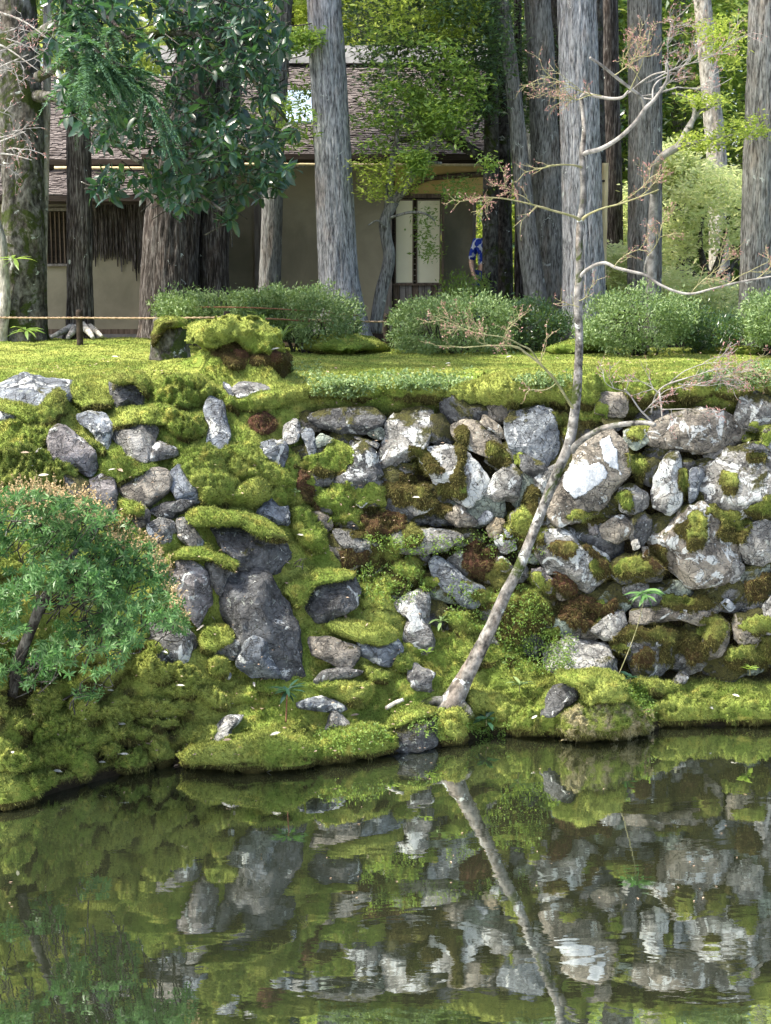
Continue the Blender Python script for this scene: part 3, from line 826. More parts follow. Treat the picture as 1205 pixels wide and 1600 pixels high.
# --- boulders of the stepped slope: (outline, tone, moss, lichen, label, caps)
BOULDERS = [
 ([(-8,612),(15,595),(47,585),(75,590),(105,592),(120,607),(117,627),(107,647),(92,667),(75,678),(50,672),(15,665),(-8,655)], 'b', .05, .25, 'large blue grey boulder at the left lawn edge with an olive moss skirt',
   [([(-5,620),(25,628),(50,636),(74,634),(82,604),(98,602),(105,622),(96,658),(74,677),(40,660),(10,642),(-5,642)], .42)]),
 ([(76,680),(87,667),(100,666),(112,675),(132,690),(147,707),(151,729),(139,745),(130,739),(117,729),(97,727),(82,712),(77,694)], 'p', .05, .12, 'smooth pinkish grey oblong boulder leaning right below the large lawn edge boulder', []),
 ([(172,597),(194,585),(214,590),(224,610),(224,632),(200,636),(179,647),(174,625)], 'd', .35, .1, 'dark upright rock tucked under the uppermost brown moss brow', 
   [([(164,592),(180,580),(210,576),(235,590),(242,610),(235,634),(224,616),(212,597),(188,602)], .36)]),
 ([(122,650),(139,645),(162,645),(174,660),(175,690),(167,702),(154,690),(144,675),(125,660)], 'b', .1, .3, 'speckled grey rock between the oblong boulder and the dark ledge face',
   [([(110,592),(129,595),(159,607),(174,620),(176,640),(150,645),(122,640),(108,620)], .12)]),
 ([(177,660),(199,655),(239,652),(243,677),(236,700),(228,723),(204,715),(189,700),(177,680)], 'g', .15, .12, 'tall streaked grey rock face under the second moss ledge',
   [([(175,660),(197,638),(229,631),(252,642),(264,666),(240,662),(199,668),(178,674)], .2)]),
 ([(231,700),(249,690),(274,700),(277,712),(254,717),(231,722)], 'g', .1, .3, 'small pale rock at the foot of the streaked face', []),
 ([(180,762),(206,745),(236,735),(260,735),(267,752),(252,780),(238,795),(214,787),(192,774)], 'n', .2, .0, 'tilted slab with brown grey face under a flat moss shelf',
   [([(158,722),(187,711),(206,720),(251,728),(240,738),(201,748),(184,760),(176,750),(158,742)], .12)]),
 ([(267,742),(280,727),(295,740),(315,762),(312,778),(300,785),(277,780),(267,762)], 'b', .0, .08, 'blue grey rounded rock beside the tilted slab', []),
 ([(236,798),(257,786),(285,782),(306,785),(295,798),(277,810),(252,809),(240,803)], 'd', .0, .0, 'thin dark slate slab lying flat with a pointed right end', []),
 ([(195,785),(224,787),(236,803),(232,820),(219,824),(205,810)], 'n', .35, .1, 'small mossy rock left of the thin slate slab', 
   [([(184,778),(205,782),(224,790),(228,800),(210,808),(192,806)], .25)]),
 ([(230,820),(250,811),(270,815),(276,830),(275,847),(257,857),(242,847),(232,832)], 'g', .0, .2, 'rounded light grey rock directly below the thin slate slab', []),
 ([(277,812),(292,812),(307,830),(318,847),(315,857),(300,857),(280,842)], 'g', .05, .15, 'wedge of grey rock right of the rounded light grey rock', []),
 ([(142,752),(159,745),(177,747),(183,772),(179,811),(167,802),(149,787),(140,769)], 'p', .3, .15, 'narrow upright rock with a pale right edge above the flowering shrub', []),
 ([(97,740),(124,740),(142,760),(139,787),(130,800),(115,779)], 'd', .4, .1, 'dark rock behind the flowering shrub tips', []),
 ([(257,892),(280,877),(302,879),(320,894),(331,917),(330,937),(320,960),(307,976),(297,960),(282,930),(265,912)], 'p', .0, .2, 'broad pale lilac grey boulder beside the shrub', []),
 ([(318,882),(335,873),(355,876),(362,900),(352,917),(342,930),(328,907)], 'g', .25, .05, 'dim grey rock under the long thin moss shelf', 
   [([(268,860),(307,853),(355,866),(376,873),(379,894),(367,901),(355,882),(320,874),(278,876)], .12)]),
 ([(349,917),(354,904),(374,901),(380,892),(397,889),(419,904),(432,927),(449,949),(459,974),(463,1005),(465,1035),(474,1048),(445,1056),(420,1058),(390,1050),(372,1030),(362,1000),(358,972),(350,945)], 'd', .08, .02, 'biggest dark rugged boulder standing in the middle of the slope', []),
 ([(372,1022),(379,1002),(397,995),(414,1002),(424,1027),(438,1056),(399,1058),(374,1042)], 'b', .0, .15, 'bluish rock leaning on the lower front of the biggest boulder', []),
 ([(235,975),(250,980),(280,970),(302,995),(310,1010),(302,1040),(277,1056),(257,1040),(235,1015)], 'g', .1, .22, 'grey rock with white ribs just below the shrub', []),
 ([(332,1012),(359,1000),(374,1000),(371,1029),(349,1032),(335,1024)], 'g', .1, .3, 'small grey rock wedged left of the biggest boulder', 
   [([(306,1000),(318,978),(340,968),(362,985),(371,1002),(352,1012),(332,1024),(312,1020)], .06)]),
 ([(339,1032),(347,1032),(362,1054),(357,1063),(347,1052)], 'b', .0, .3, 'narrow pale chip of stone in the moss left of the biggest boulder', []),
 ([(332,826),(360,812),(390,815),(425,835),(446,850),(450,872),(424,894),(395,895),(370,882),(350,852)], 'd', .2, .1, 'dark rough rock under the thick sausage shaped moss cushion',
   [([(292,805),(315,787),(340,797),(375,797),(409,805),(439,820),(455,837),(453,853),(424,848),(394,833),(370,818),(332,825),(302,823)], .12)]),
 ([(402,803),(412,775),(424,767),(432,790),(442,795),(448,790),(450,819),(434,819),(414,812)], 'b', .0, .25, 'pale jagged rock showing at the right end of the central moss lobes', []),
 ([(345,720),(359,717),(372,734),(368,740),(354,731)], 'b', .0, .3, 'small pale stone peeping out of the central moss lobes', []),
 ([(317,689),(327,669),(319,642),(329,624),(349,632),(353,654),(358,674),(355,701),(319,701)], 'b', .05, .25, 'pale blue rock pillar under the wide hanging moss lobe', []),
 ([(265,636),(277,631),(288,642),(275,646)], 'g', .0, .35, 'tiny pale stone between two moss lobes left of the pale rock pillar', []),
 ([(347,595),(357,598),(366,612),(364,624),(349,606)], 'b', .0, .3, 'pale sliver of rock under the big moss mound', []),
 ([(364,607),(379,597),(412,600),(432,605),(430,617),(399,618),(374,621)], 'g', .1, .3, 'row of light stones at the foot of the big moss mound', []),
 ([(444,664),(464,655),(470,674),(465,688),(448,694),(443,680)], 'w', .0, .2, 'white faced rock at the corner of slope and wall', []),
 ([(399,697),(424,688),(448,683),(449,710),(443,731),(419,716),(404,713)], 'b', .1, .25, 'wide bluish rock below the corner of slope and wall', []),
 ([(477,930),(500,912),(520,903),(550,900),(559,925),(555,947),(530,962),(495,975),(477,957)], 'd', .12, .16, 'dark rock streaked with white lichen under a domed moss cap',
   [([(437,922),(470,900),(502,887),(530,890),(563,895),(561,908),(520,903),(490,916),(476,943),(465,956),(447,946)], .1)]),
 ([(617,947),(634,932),(654,925),(669,930),(671,950),(669,975),(676,992),(674,1012),(649,1024),(632,1016),(627,997),(634,980),(639,965),(619,957)], 'w', .12, .3, 'upright pale stone post with a mossy shoulder at the foot of the wall', []),
 ([(487,997),(520,997),(537,1005),(559,1010),(559,1022),(549,1039),(532,1043),(512,1032),(492,1024),(490,1012)], 'n', .08, .0, 'square edged grey boulder lying on moss right of the biggest boulder', []),
 ([(559,1002),(594,1008),(619,998),(628,1015),(620,1029),(604,1041),(584,1034),(564,1024)], 'b', .1, .25, 'low grey rock carrying a flat round moss cap',
   [([(502,979),(540,967),(582,974),(617,979),(625,992),(614,1006),(589,1011),(559,1004),(532,994)], .06)]),
 ([(491,1064),(507,1047),(532,1043),(563,1048),(560,1055),(527,1066),(500,1071)], 'g', .05, .1, 'flat grey rock with a dark notch lying in the lower moss', []),
 ([(466,1099),(482,1091),(507,1088),(527,1098),(541,1107),(525,1114),(470,1107)], 'b', .0, .35, 'flat pale rock behind the red stemmed seedling', []),
 ([(507,1141),(512,1122),(522,1109),(537,1122),(546,1132),(543,1146),(517,1153)], 'g', .0, .12, 'small pointed grey rock near the water edge', []),
 ([(639,1054),(647,1033),(659,1044),(680,1052),(673,1064),(675,1082),(639,1079)], 'g', .2, .2, 'peaked grey rock left of the leaning tree foot', []),
 ([(320,1166),(327,1147),(342,1129),(354,1119),(380,1118),(374,1130),(359,1143),(367,1156),(345,1171),(325,1171)], 'w', .0, .15, 'pale slanting slab on the front of the mossy point', []),
 ([(613,1138),(644,1122),(685,1113),(691,1131),(677,1168),(632,1176),(611,1168)], 'd', .55, .0, 'dark mossy rock at the water under a flat moss cap',
   [([(603,1133),(619,1112),(649,1101),(677,1106),(686,1117),(660,1124),(620,1141)], .08)]),
]
for poly, tone, ms, li, label, caps in BOULDERS:
    o = rock(poly, tone, ms, li, 'boulder', push=0.06, grow=1.12)
    tag(o, label, 'boulder', 'boulders of the mossy slope')
    for cp, dry in caps:
        moss(cp, dry, 0, 'moss_cap', o, push=0.035, tfac=0.5, grow=.93)

# --- moss mounds that belong to the ground
MOUNDS = [
 ([(237,597),(275,585),(329,598),(349,605),(366,627),(369,654),(354,638),(325,626),(310,644),(282,641),(265,632),(240,632)], .24),
 ([(242,635),(258,633),(280,643),(317,645),(324,664),(318,682),(295,694),(270,682),(250,662)], .12),
 ([(262,722),(300,705),(320,699),(347,702),(360,715),(352,730),(365,745),(369,772),(350,787),(325,792),(305,772),(290,747)], .05),
 ([(360,705),(390,694),(400,712),(437,730),(457,750),(451,762),(425,762),(375,732)], .1),
 ([(317,770),(345,762),(370,767),(385,747),(420,750),(421,768),(407,794),(395,799),(370,792),(325,792)], .04),
 ([(355,712),(385,722),(415,745),(405,752),(380,752),(360,748)], .05),
 ([(452,790),(480,795),(505,812),(520,845),(500,870),(470,850),(455,820)], .08),
 ([(482,1077),(520,1064),(557,1069),(582,1069),(577,1096),(555,1109),(532,1094)], .16),
 ([(560,1040),(590,1045),(612,1058),(600,1072),(575,1068)], .1),
 ([(615,1030),(632,1022),(650,1028),(656,1040),(640,1057),(616,1050)], .18),
 ([(684,1120),(705,1117),(722,1129),(731,1150),(723,1164),(695,1168),(678,1152)], .2),
 ([(287,1181),(300,1165),(340,1172),(374,1152),(409,1140),(444,1145),(481,1145),(504,1165),(502,1193),(469,1206),(369,1207),(292,1201)], .16),
 ([(498,1152),(540,1140),(580,1128),(606,1148),(613,1176),(570,1188),(520,1195),(498,1188)], .34),
 ([(285,1160),(300,1140),(330,1132),(345,1140),(325,1165),(295,1175)], .25),
 ([(109,1094),(129,1082),(149,1092),(154,1109),(145,1136),(119,1131),(105,1109)], .2),
 ([(107,1167),(134,1170),(149,1191),(149,1216),(119,1221),(104,1197)], .2),
 ([(184,1177),(212,1172),(234,1194),(232,1207),(184,1212)], .14),
 ([(234,1168),(262,1150),(272,1180),(268,1199),(240,1203)], .3),
 ([(-14,1205),(30,1207),(56,1219),(64,1241),(51,1256),(25,1264),(-14,1270)], .2),
 ([(-8,1152),(15,1152),(42,1184),(47,1211),(-8,1208)], .22),
 ([(217,1100),(239,1096),(276,1102),(296,1119),(249,1127),(217,1114)], .22),
 ([(212,1027),(239,1030),(264,1055),(266,1069),(229,1067),(199,1047)], .2),
 ([(302,1084),(330,1075),(356,1089),(362,1111),(330,1113)], .2),
 ([(327,1030),(352,1028),(369,1047),(345,1067),(324,1048)], .16),
 ([(299,507),(329,500),(379,500),(407,504),(430,522),(441,542),(435,567),(407,562),(389,559),(374,532),(344,534),(329,554),(310,539),(295,519)], .1),
 ([(377,525),(410,520),(440,545),(436,568),(408,562),(388,556)], .42),
 ([(364,627),(399,617),(437,612),(476,602),(484,619),(461,631),(424,641),(379,646),(367,641)], .12),
 ([(0,690),(60,700),(110,730),(112,762),(60,770),(0,760)], .04),
 ([(118,675),(140,680),(162,700),(167,712),(150,712),(130,695)], .3),
 ([(805,1120),(840,1095),(870,1060),(905,1052),(930,1060),(960,1062),(980,1090),(985,1120),(960,1140),(900,1150),(840,1155),(800,1152)], .16),
 ([(730,1080),(775,1085),(815,1102),(815,1125),(770,1128),(735,1115)], .12),
 ([(1020,1092),(1080,1085),(1120,1098),(1128,1122),(1080,1135),(1030,1134)], .05),
 ([(1120,1095),(1170,1088),(1230,1095),(1235,1130),(1170,1134),(1125,1130)], .14),
 ([(985,1060),(1040,1062),(1075,1075),(1060,1092),(1000,1090)], .3),
 # brow of the plateau hanging over the wall
 ([(478,602),(520,594),(565,596),(602,612),(575,630),(520,627),(482,622)], .34),
 ([(590,598),(640,594),(690,600),(700,625),(660,632),(610,624)], .36),
 ([(688,610),(740,593),(747,627),(725,647),(695,642)], .16),
 ([(735,598),(800,588),(852,600),(852,622),(800,642),(755,642),(738,627)], .2),
 ([(818,590),(897,583),(902,640),(880,652),(860,627),(830,637)], .42),
 ([(903,580),(937,583),(937,640),(915,652),(903,640)], .36),
 ([(975,592),(1035,588),(1040,625),(1000,640),(978,622)], .5),
 ([(1030,588),(1110,580),(1120,612),(1080,635),(1035,628)], .45),
 ([(1100,578),(1210,570),(1215,620),(1150,634),(1108,612)], .38),
]
for poly, dry in MOUNDS:
    q = np.mean(poly, 0)
    up = 500 < q[1] < 575 and 230 < q[0] < 450
    sz = math.sqrt(centroid(np.asarray(poly, float))[1])
    if up or (q[1] > 1120 and q[0] < 740): moss(poly, dry, 0, 'moss_mound', ground, push=0.015, **({'Y0': 12.75, 'thick': .4} if up else {}))
    else: drape(poly, dry - .1, 0, 'moss_mound', ground, .06 + sz * .0012, .45, 3, bare=True)
for poly, dry in [([(470,545),(500,528),(540,520),(585,530),(610,548),(540,556)], .12), ([(838,548),(865,536),(915,528),(950,536),(955,550),(890,556)], .4), ([(1080,548),(1140,540),(1200,545),(1205,556),(1130,558)], .25)]:
    moss(poly, dry, 0, 'moss_mound', ground, Y0=16.4, thick=.5)
drape([(300,512),(340,502),(400,504),(436,525),(440,556),(410,562),(385,552),(340,530),(320,550),(300,535)], .05, 0, 'moss_mound', ground, .06, .75, 1, 2.8, bare=True)
# bare earth face under the big mound, with liverwort patches
moss([(330,537),(375,530),(440,547),(448,572),(440,597),(400,603),(360,603),(335,582)], .9, .25, 'earth_bank', ground, Y0=12.72, thick=.38)
for poly in ([(360,545),(388,548),(392,566),(372,572)], [(418,545),(438,548),(446,565),(430,572),(415,562)], [(368,572),(395,568),(398,585),(378,588)]):
    moss(poly, .8, .8, 'liverwort_patch', ground, Y0=12.38, thick=.06)
drape([(392,649),(414,640),(430,654),(428,679),(407,681),(391,667)], .8, 1.0, 'liverwort_patch', ground, .05)

rf = random.Random(33)
for k in range(34):
    px, py = rf.uniform(0, 640), rf.uniform(610, 1130)
    if px > 480 and py < 860: continue
    if 240 < px < 470 and 880 < py < 1060: continue
    if px > 430 and py > 960: continue
    a_, b_ = rf.uniform(18, 42), rf.uniform(12, 26)
    drape([(px + a_ * math.cos(q) * rf.uniform(.6, 1.2), py + b_ * math.sin(q) * rf.uniform(.6, 1.2)) for q in np.linspace(0, 2*math.pi, 9)[:-1]], rf.choice([.0, .05, .15, .35]), 0, 'moss_mound', ground, .05, .9, 3, bare=True)
for poly, dry in [([(285,1185),(310,1160),(370,1150),(395,1175),(360,1202),(300,1200)], .1), ([(360,1160),(420,1140),(470,1148),(480,1180),(430,1200),(375,1195)], .1), ([(450,1150),(510,1150),(560,1135),(610,1150),(600,1180),(520,1190),(460,1190)], .2), ([(600,1130),(650,1100),(690,1110),(660,1130),(620,1145)], .0), ([(690,1120),(725,1125),(730,1150),(700,1160)], .15)]:
    drape(poly, dry, 0, 'moss_mound', ground, .05, .7, 1, 2.8, bare=True)
rf = random.Random(71)
for k in range(46):
    px, py = rf.uniform(-30, 300), rf.uniform(1010, 1225)
    if py > np.interp(px, [-30, 0, 60, 150, 280], [1262, 1250, 1232, 1206, 1185]): continue
    a_, b_ = rf.uniform(14, 34), rf.uniform(12, 24)
    drape([(px + a_ * math.cos(q) * rf.uniform(.7, 1.2), py + b_ * math.sin(q) * rf.uniform(.7, 1.2)) for q in np.linspace(0, 2*math.pi, 9)[:-1]], rf.choice([-.05, .05, .2, .35]), 0, 'moss_mound', ground, .085, .7, 1, bare=True)

# --- island rock in the pond edge at the right
isl = rock([(862,1070),(896,1063),(905,1089),(892,1108),(859,1123),(842,1116)], 'd', .3, .0, 'boulder', push=0.03)
tag(isl, 'dark rock face in the mossy hump at the water edge right of the leaning tree', 'boulder', 'boulders of the mossy slope')
moss([(866,1064),(890,1050),(920,1046),(950,1050),(976,1066),(984,1094),(945,1102),(915,1094),(900,1070)], .05, 0, 'moss_cap', isl, push=0.08, thick=.2)
moss([(880,1108),(930,1098),(985,1105),(1008,1130),(1000,1150),(940,1158),(885,1155),(870,1130)], .35, 0, 'moss_mound', ground, push=0.05)
BLOBS.append(MOSSM[-1][:2])
drape([(874,1120),(900,1100),(940,1086),(975,1096),(1004,1122),(1014,1146),(970,1154),(915,1148),(880,1146)], .15, 1.52, 'moss_mound', ground, .085, 1.0, 1, 2.4)
drape([(930,1060),(975,1070),(1000,1100),(1015,1130),(985,1120),(950,1090)], .05, 0, 'moss_mound', ground, .07, .8, 1, 2.4)

# --- the dry stone retaining wall
cw = P(900, 1050, 12.0)
wall = empty('stone_wall', cw, 'dry stone retaining wall of lichen covered boulders behind the leaning tree', 'stone wall')
WALL = [
 ([(482,650),(512,640),(550,637),(584,637),(599,652),(594,667),(569,677),(525,676),(495,670)], 'd', .3, .02),
 ([(604,660),(634,637),(657,635),(674,647),(672,677),(667,697),(629,724),(599,730),(594,705),(604,682)], 'g', .25, .32),
 ([(674,650),(694,645),(707,672),(707,692),(681,697),(671,685)], 'd', .75, .0),
 ([(661,705),(694,700),(721,702),(740,720),(762,748),(758,763),(733,792),(705,775),(682,757),(670,735),(660,722)], 'g', .0, .5),
 ([(545,692),(569,695),(589,710),(599,740),(584,750),(574,760),(520,762),(515,750),(549,720)], 'd', .2, .3),
 ([(545,680),(569,684),(593,692),(593,703),(574,695)], 'g', .0, .2),
 ([(574,677),(589,666),(600,670),(600,687),(584,686)], 'v', .0, .1),
 ([(490,690),(502,677),(522,685),(520,692),(495,700)], 'v', .1, .2),
 ([(470,668),(490,672),(494,705),(484,712),(474,690)], 'b', .1, .15),
 ([(705,670),(725,657),(750,660),(780,682),(785,707),(760,712),(732,700),(712,685)], 'n', .25, .15),
 ([(757,647),(782,665),(790,685),(780,685),(752,662)], 'n', .1, .2),
 ([(790,662),(807,645),(844,637),(864,650),(872,680),(869,710),(849,727),(824,725),(805,707),(795,685)], 'b', .18, .16),
 ([(812,708),(850,724),(857,738),(835,747),(816,735)], 'd', .3, .0),
 ([(755,774),(782,734),(800,725),(812,740),(817,780),(805,792),(775,784)], 'g', .15, .25),
 ([(899,720),(897,705),(924,685),(949,678),(974,703),(981,739),(961,760),(939,792),(914,807),(879,816),(859,794),(872,760)], 'n', .0, .1),
 ([(835,747),(850,736),(874,723),(872,745),(856,772),(840,767)], 'g', .05, .25),
 ([(822,770),(832,763),(843,775),(841,790),(830,792),(822,782)], 'w', .0, .0),
 ([(797,807),(810,797),(834,792),(859,807),(869,819),(850,824),(830,852),(817,859),(805,832)], 'g', .05, .3),
 ([(840,867),(847,837),(869,822),(897,824),(914,848),(930,858),(947,866),(949,887),(943,902),(917,926),(903,916),(880,897),(855,892)], 'g', .12, .36),
 ([(965,762),(987,755),(1014,775),(1014,792),(997,802),(970,799)], 'w', .15, .0),
 ([(1027,726),(1044,707),(1062,705),(1065,740),(1065,786),(1044,801),(1023,794),(1018,772)], 'w', .05, .42),
 ([(1013,684),(1032,657),(1054,647),(1094,640),(1129,645),(1150,660),(1160,685),(1130,702),(1089,707),(1054,702),(1019,694)], 'n', .1, .24),
 ([(977,672),(1010,670),(1012,692),(992,704),(976,690)], 'v', .1, .25),
 ([(932,627),(945,612),(977,615),(981,637),(976,652),(947,650),(930,645)], 'n', .1, .0),
 ([(940,652),(975,654),(972,672),(950,676)], 'd', .3, .0),
 ([(1079,734),(1098,729),(1100,744),(1090,776),(1077,786),(1076,760)], 'b', .0, .1),
 ([(1099,762),(1112,730),(1137,705),(1174,699),(1199,708),(1207,730),(1208,775),(1181,801),(1144,809),(1115,797)], 'g', .32, .34),
 ([(1151,632),(1169,612),(1189,613),(1212,630),(1212,660),(1184,677),(1164,672),(1151,652)], 'g', .28, .2),
 ([(1192,672),(1220,660),(1228,700),(1202,707),(1191,690)], 'n', .1, .2),
 ([(939,821),(970,803),(988,819),(989,840),(967,849),(942,839)], 'n', .1, .1),
 ([(985,814),(1005,800),(1018,810),(1016,835),(1000,857),(984,847)], 'd', .5, .0),
 ([(1011,834),(1044,817),(1064,797),(1094,790),(1114,804),(1136,824),(1155,851),(1151,880),(1136,901),(1115,909),(1095,914),(1064,902),(1040,887),(1019,867)], 'n', .08, .36),
 ([(1157,857),(1165,825),(1190,813),(1214,820),(1214,870),(1190,882),(1165,877)], 'g', .3, .25),
 ([(1136,892),(1148,872),(1164,885),(1160,907),(1142,912)], 'g', .0, .1),
 ([(949,884),(975,865),(1005,863),(1024,882),(1034,907),(992,912),(965,909)], 'd', .8, .0),
 ([(760,824),(775,808),(789,814),(786,831),(765,841)], 't', .0, .0),
 ([(745,813),(760,797),(771,806),(767,817),(748,822)], 'b', .0, .0),
 ([(771,842),(787,831),(803,841),(806,858),(785,866)], 'p', .0, .2),
 ([(772,868),(790,872),(803,886),(790,894),(777,889)], 'p', .0, .3),
 ([(786,824),(797,824),(802,838),(792,840)], 'b', .0, .1),
 ([(693,800),(719,788),(742,807),(745,821),(714,823),(698,813)], 'n', .1, .2),
 ([(633,785),(649,769),(664,758),(670,779),(678,790),(664,801),(646,804)], 'w', .05, .45),
 ([(556,788),(567,779),(576,785),(565,794)], 'w', .0, .4),
 ([(603,846),(619,829),(654,825),(699,828),(722,839),(700,861),(654,866),(608,861)], 'g', .25, .12),
 ([(521,829),(550,829),(585,844),(600,860),(569,873),(536,855)], 'g', .25, .1),
 ([(671,883),(687,871),(708,885),(730,906),(755,916),(758,938),(735,952),(712,939),(681,906)], 'b', .08, .2),
 ([(634,894),(645,883),(657,890),(653,902),(640,904)], 'p', .0, .1),
 ([(831,891),(849,888),(865,907),(860,927),(844,922),(833,903)], 'p', .0, .1),
 ([(924,984),(952,960),(973,954),(979,975),(961,999),(941,1001)], 'w', .0, .12),
 ([(848,1002),(880,985),(905,990),(945,1008),(977,1032),(977,1064),(930,1064),(880,1064),(848,1042)], 'w', .0, .18),
 ([(958,990),(1000,975),(1034,970),(1055,990),(1046,1012),(1046,1036),(1017,1061),(989,1051),(975,1021),(959,1012)], 'd', .6, .1),
 ([(1098,1002),(1104,980),(1127,963),(1139,980),(1139,1002),(1125,1026),(1104,1041),(1093,1026)], 'n', .25, .05),
 ([(990,952),(1045,945),(1119,955),(1111,970),(1089,978),(1064,968),(1045,970),(1020,974),(992,978)], 'n', .15, .0),
 ([(1126,942),(1137,935),(1151,948),(1140,957)], 'b', .0, .1),
 ([(1191,947),(1212,928),(1218,985),(1196,992),(1189,977)], 'w', .0, .2),
 ([(1051,1064),(1064,1046),(1078,1054),(1073,1069),(1056,1071)], 'g', .1, .25),
 ([(1145,962),(1190,950),(1197,985),(1180,1012),(1150,1002)], 'n', .6, .0),
 ([(1018,872),(1040,890),(1030,900),(1012,890)], 'n', .1, .1),
 ([(985,846),(997,842),(1001,856),(990,860)], 'w', .0, .1),
 ([(1003,853),(1014,855),(1014,870),(1004,870)], 'n', .0, .0),
 ([(917,812),(933,818),(936,834),(922,836)], 'p', .2, .1),
 ([(1160,700),(1205,706),(1200,700),(1180,688)], 'd', .2, .0),
]
big_white = None
for k, (poly, tone, ms, li) in enumerate(WALL):
    o = rock(poly, tone, ms * .8 + .22, li, 'stone', wall, push=0.05, tfac=0.36, grow=1.10)
    if k == 14: big_white = ROCKS[-1]
# the stones that fill what is left between them
cov = np.zeros((ZH, ZW), bool)
def cover(poly):
    p = np.asarray(poly, float)
    pts = np.stack([gx_.ravel(), gy_.ravel()], 1)
    bb = (pts[:, 0] > p[:, 0].min()) & (pts[:, 0] < p[:, 0].max()) & (pts[:, 1] > p[:, 1].min()) & (pts[:, 1] < p[:, 1].max())
    idx = np.where(bb)[0]
    cov.ravel()[idx[pinside(pts[idx], p)]] = True
for poly, *_ in WALL: cover(poly)
WALLMOSS = [
 ([(465,727),(487,710),(520,692),(542,697),(547,717),(535,739),(510,744),(480,739)], .22, 0),
 ([(480,747),(507,759),(550,762),(569,767),(557,789),(566,806),(599,804),(599,821),(562,836),(545,828),(522,823),(507,806),(490,776)], .24, 0),
 ([(563,806),(600,790),(642,805),(646,824),(610,842),(568,837)], .85, .6),
 ([(600,760),(640,745),(668,752),(680,770),(700,785),(690,800),(670,800),(640,795),(610,790)], .62, .1),
 ([(712,665),(728,662),(735,690),(728,735),(722,770),(704,768),(702,750),(714,715)], .5, 0),
 ([(758,690),(785,690),(800,720),(790,730),(765,728)], .5, 0),
 ([(858,640),(895,645),(890,690),(878,690),(868,665)], .46, 0),
 ([(975,712),(1003,708),(1012,730),(1005,760),(990,758),(985,735)], .42, 0),
 ([(960,770),(985,765),(995,800),(975,805)], .42, 0),
 ([(1074,812),(1086,797),(1102,806),(1105,835),(1098,860),(1075,862),(1070,840)], .34, 0),
 ([(1062,735),(1077,730),(1080,765),(1070,785),(1063,770)], .4, 0),
 ([(1105,790),(1140,800),(1170,808),(1168,840),(1140,850),(1118,820)], .38, 0),
 ([(1165,795),(1205,770),(1212,800),(1190,815),(1165,812)], .4, 0),
 ([(948,890),(975,870),(1005,868),(1022,888),(1015,905),(970,908)], .45, 0),
 ([(1040,932),(1079,926),(1124,937),(1129,950),(1104,960),(1069,957),(1044,949)], .5, 0),
 ([(962,990),(1000,972),(1045,973),(1092,993),(1105,1015),(1082,1030),(1055,1010),(1010,1000),(975,1015)], .56, .05),
 ([(1060,1010),(1095,1005),(1100,1035),(1075,1045)], .8, .3),
 ([(1135,1025),(1160,1003),(1205,998),(1220,1030),(1190,1047),(1145,1047)], .45, 0),
 ([(1165,905),(1205,890),(1212,925),(1180,940),(1162,925)], .62, .3),
 ([(725,850),(770,850),(777,882),(757,907),(725,899)], .9, .9),
 ([(860,892),(890,900),(907,922),(897,934),(870,927)], .9, .9),
 ([(875,947),(910,935),(945,933),(967,950),(940,967),(905,987),(880,977)], .78, .55),
 ([(790,930),(820,915),(862,935),(867,970),(830,992),(795,977)], .52, 0),
 ([(770,960),(800,965),(815,1000),(795,1020),(770,1000)], .6, 0),
 ([(905,850),(945,868),(958,890),(945,915),(935,880)], .7, .3),
 ([(610,870),(660,872),(668,895),(655,918),(615,905)], .45, 0),
 ([(700,730),(690,745),(668,740),(655,722)], .6, .1),
 ([(560,905),(600,895),(620,915),(600,940),(565,935)], .14, 0),
 ([(690,960),(740,955),(765,975),(745,1005),(700,1000)], .5, 0),
 ([(700,985),(760,1000),(790,1025),(740,1050),(700,1030)], .18, 0),
 ([(460,735),(478,742),(500,785),(495,800),(470,770)], .85, .8),
]
fill = 0
rf = random.Random(5)
for tries in range(6000):
    px, py = rf.uniform(470, 1230), rf.uniform(645, 1035)
    if soil_mask(np.array(px), np.array(py)) < 0.6: continue
    s = rf.choice([18, 24, 30, 36, 42])
    ii = int((px + 150) / ZC); jj = int(py / ZC)
    if cov[jj-1:jj+2, ii-1:ii+2].any(): continue
    rot = rf.uniform(0, 6)
    pl = [(px + s * rf.uniform(.7, 1.2) * math.cos(a + rot) * 1.2, py + s * rf.uniform(.7, 1.1) * math.sin(a + rot)) for a in np.linspace(0, 2*math.pi, 7)[:-1]]
    cover(pl)
    rock(pl, rf.choice('ggndddv'), rf.uniform(.45, 1.0), 0, 'stone', wall, push=-0.03, tfac=0.35, Y0=float(Y_at(px, py)[0]))
    fill += 1
    if fill > 85: break
print('fill stones', fill)
for poly, dry, red in WALLMOSS:
    drape(poly, dry + .06, red, 'moss_cushion', wall, .03 + .03 * min(1, red + .3), .75, 2)

rf = random.Random(21)
for k in range(46):
    px, py = rf.uniform(480, 1200), rf.uniform(640, 1030)
    if soil_mask(np.array(px), np.array(py)) < .6 or (870 < px < 985 and 670 < py < 800): continue
    a_, b_ = rf.uniform(14, 34), rf.uniform(12, 30)
    drape([(px + a_ * math.cos(q) * rf.uniform(.6, 1.2), py + b_ * math.sin(q) * rf.uniform(.6, 1.2)) for q in np.linspace(0, 2*math.pi, 9)[:-1]], rf.choice([.25, .4, .5, .65]), rf.choice([0, 0, 0, 0, .5]), 'moss_cushion', wall, .022, 1.0, 2)

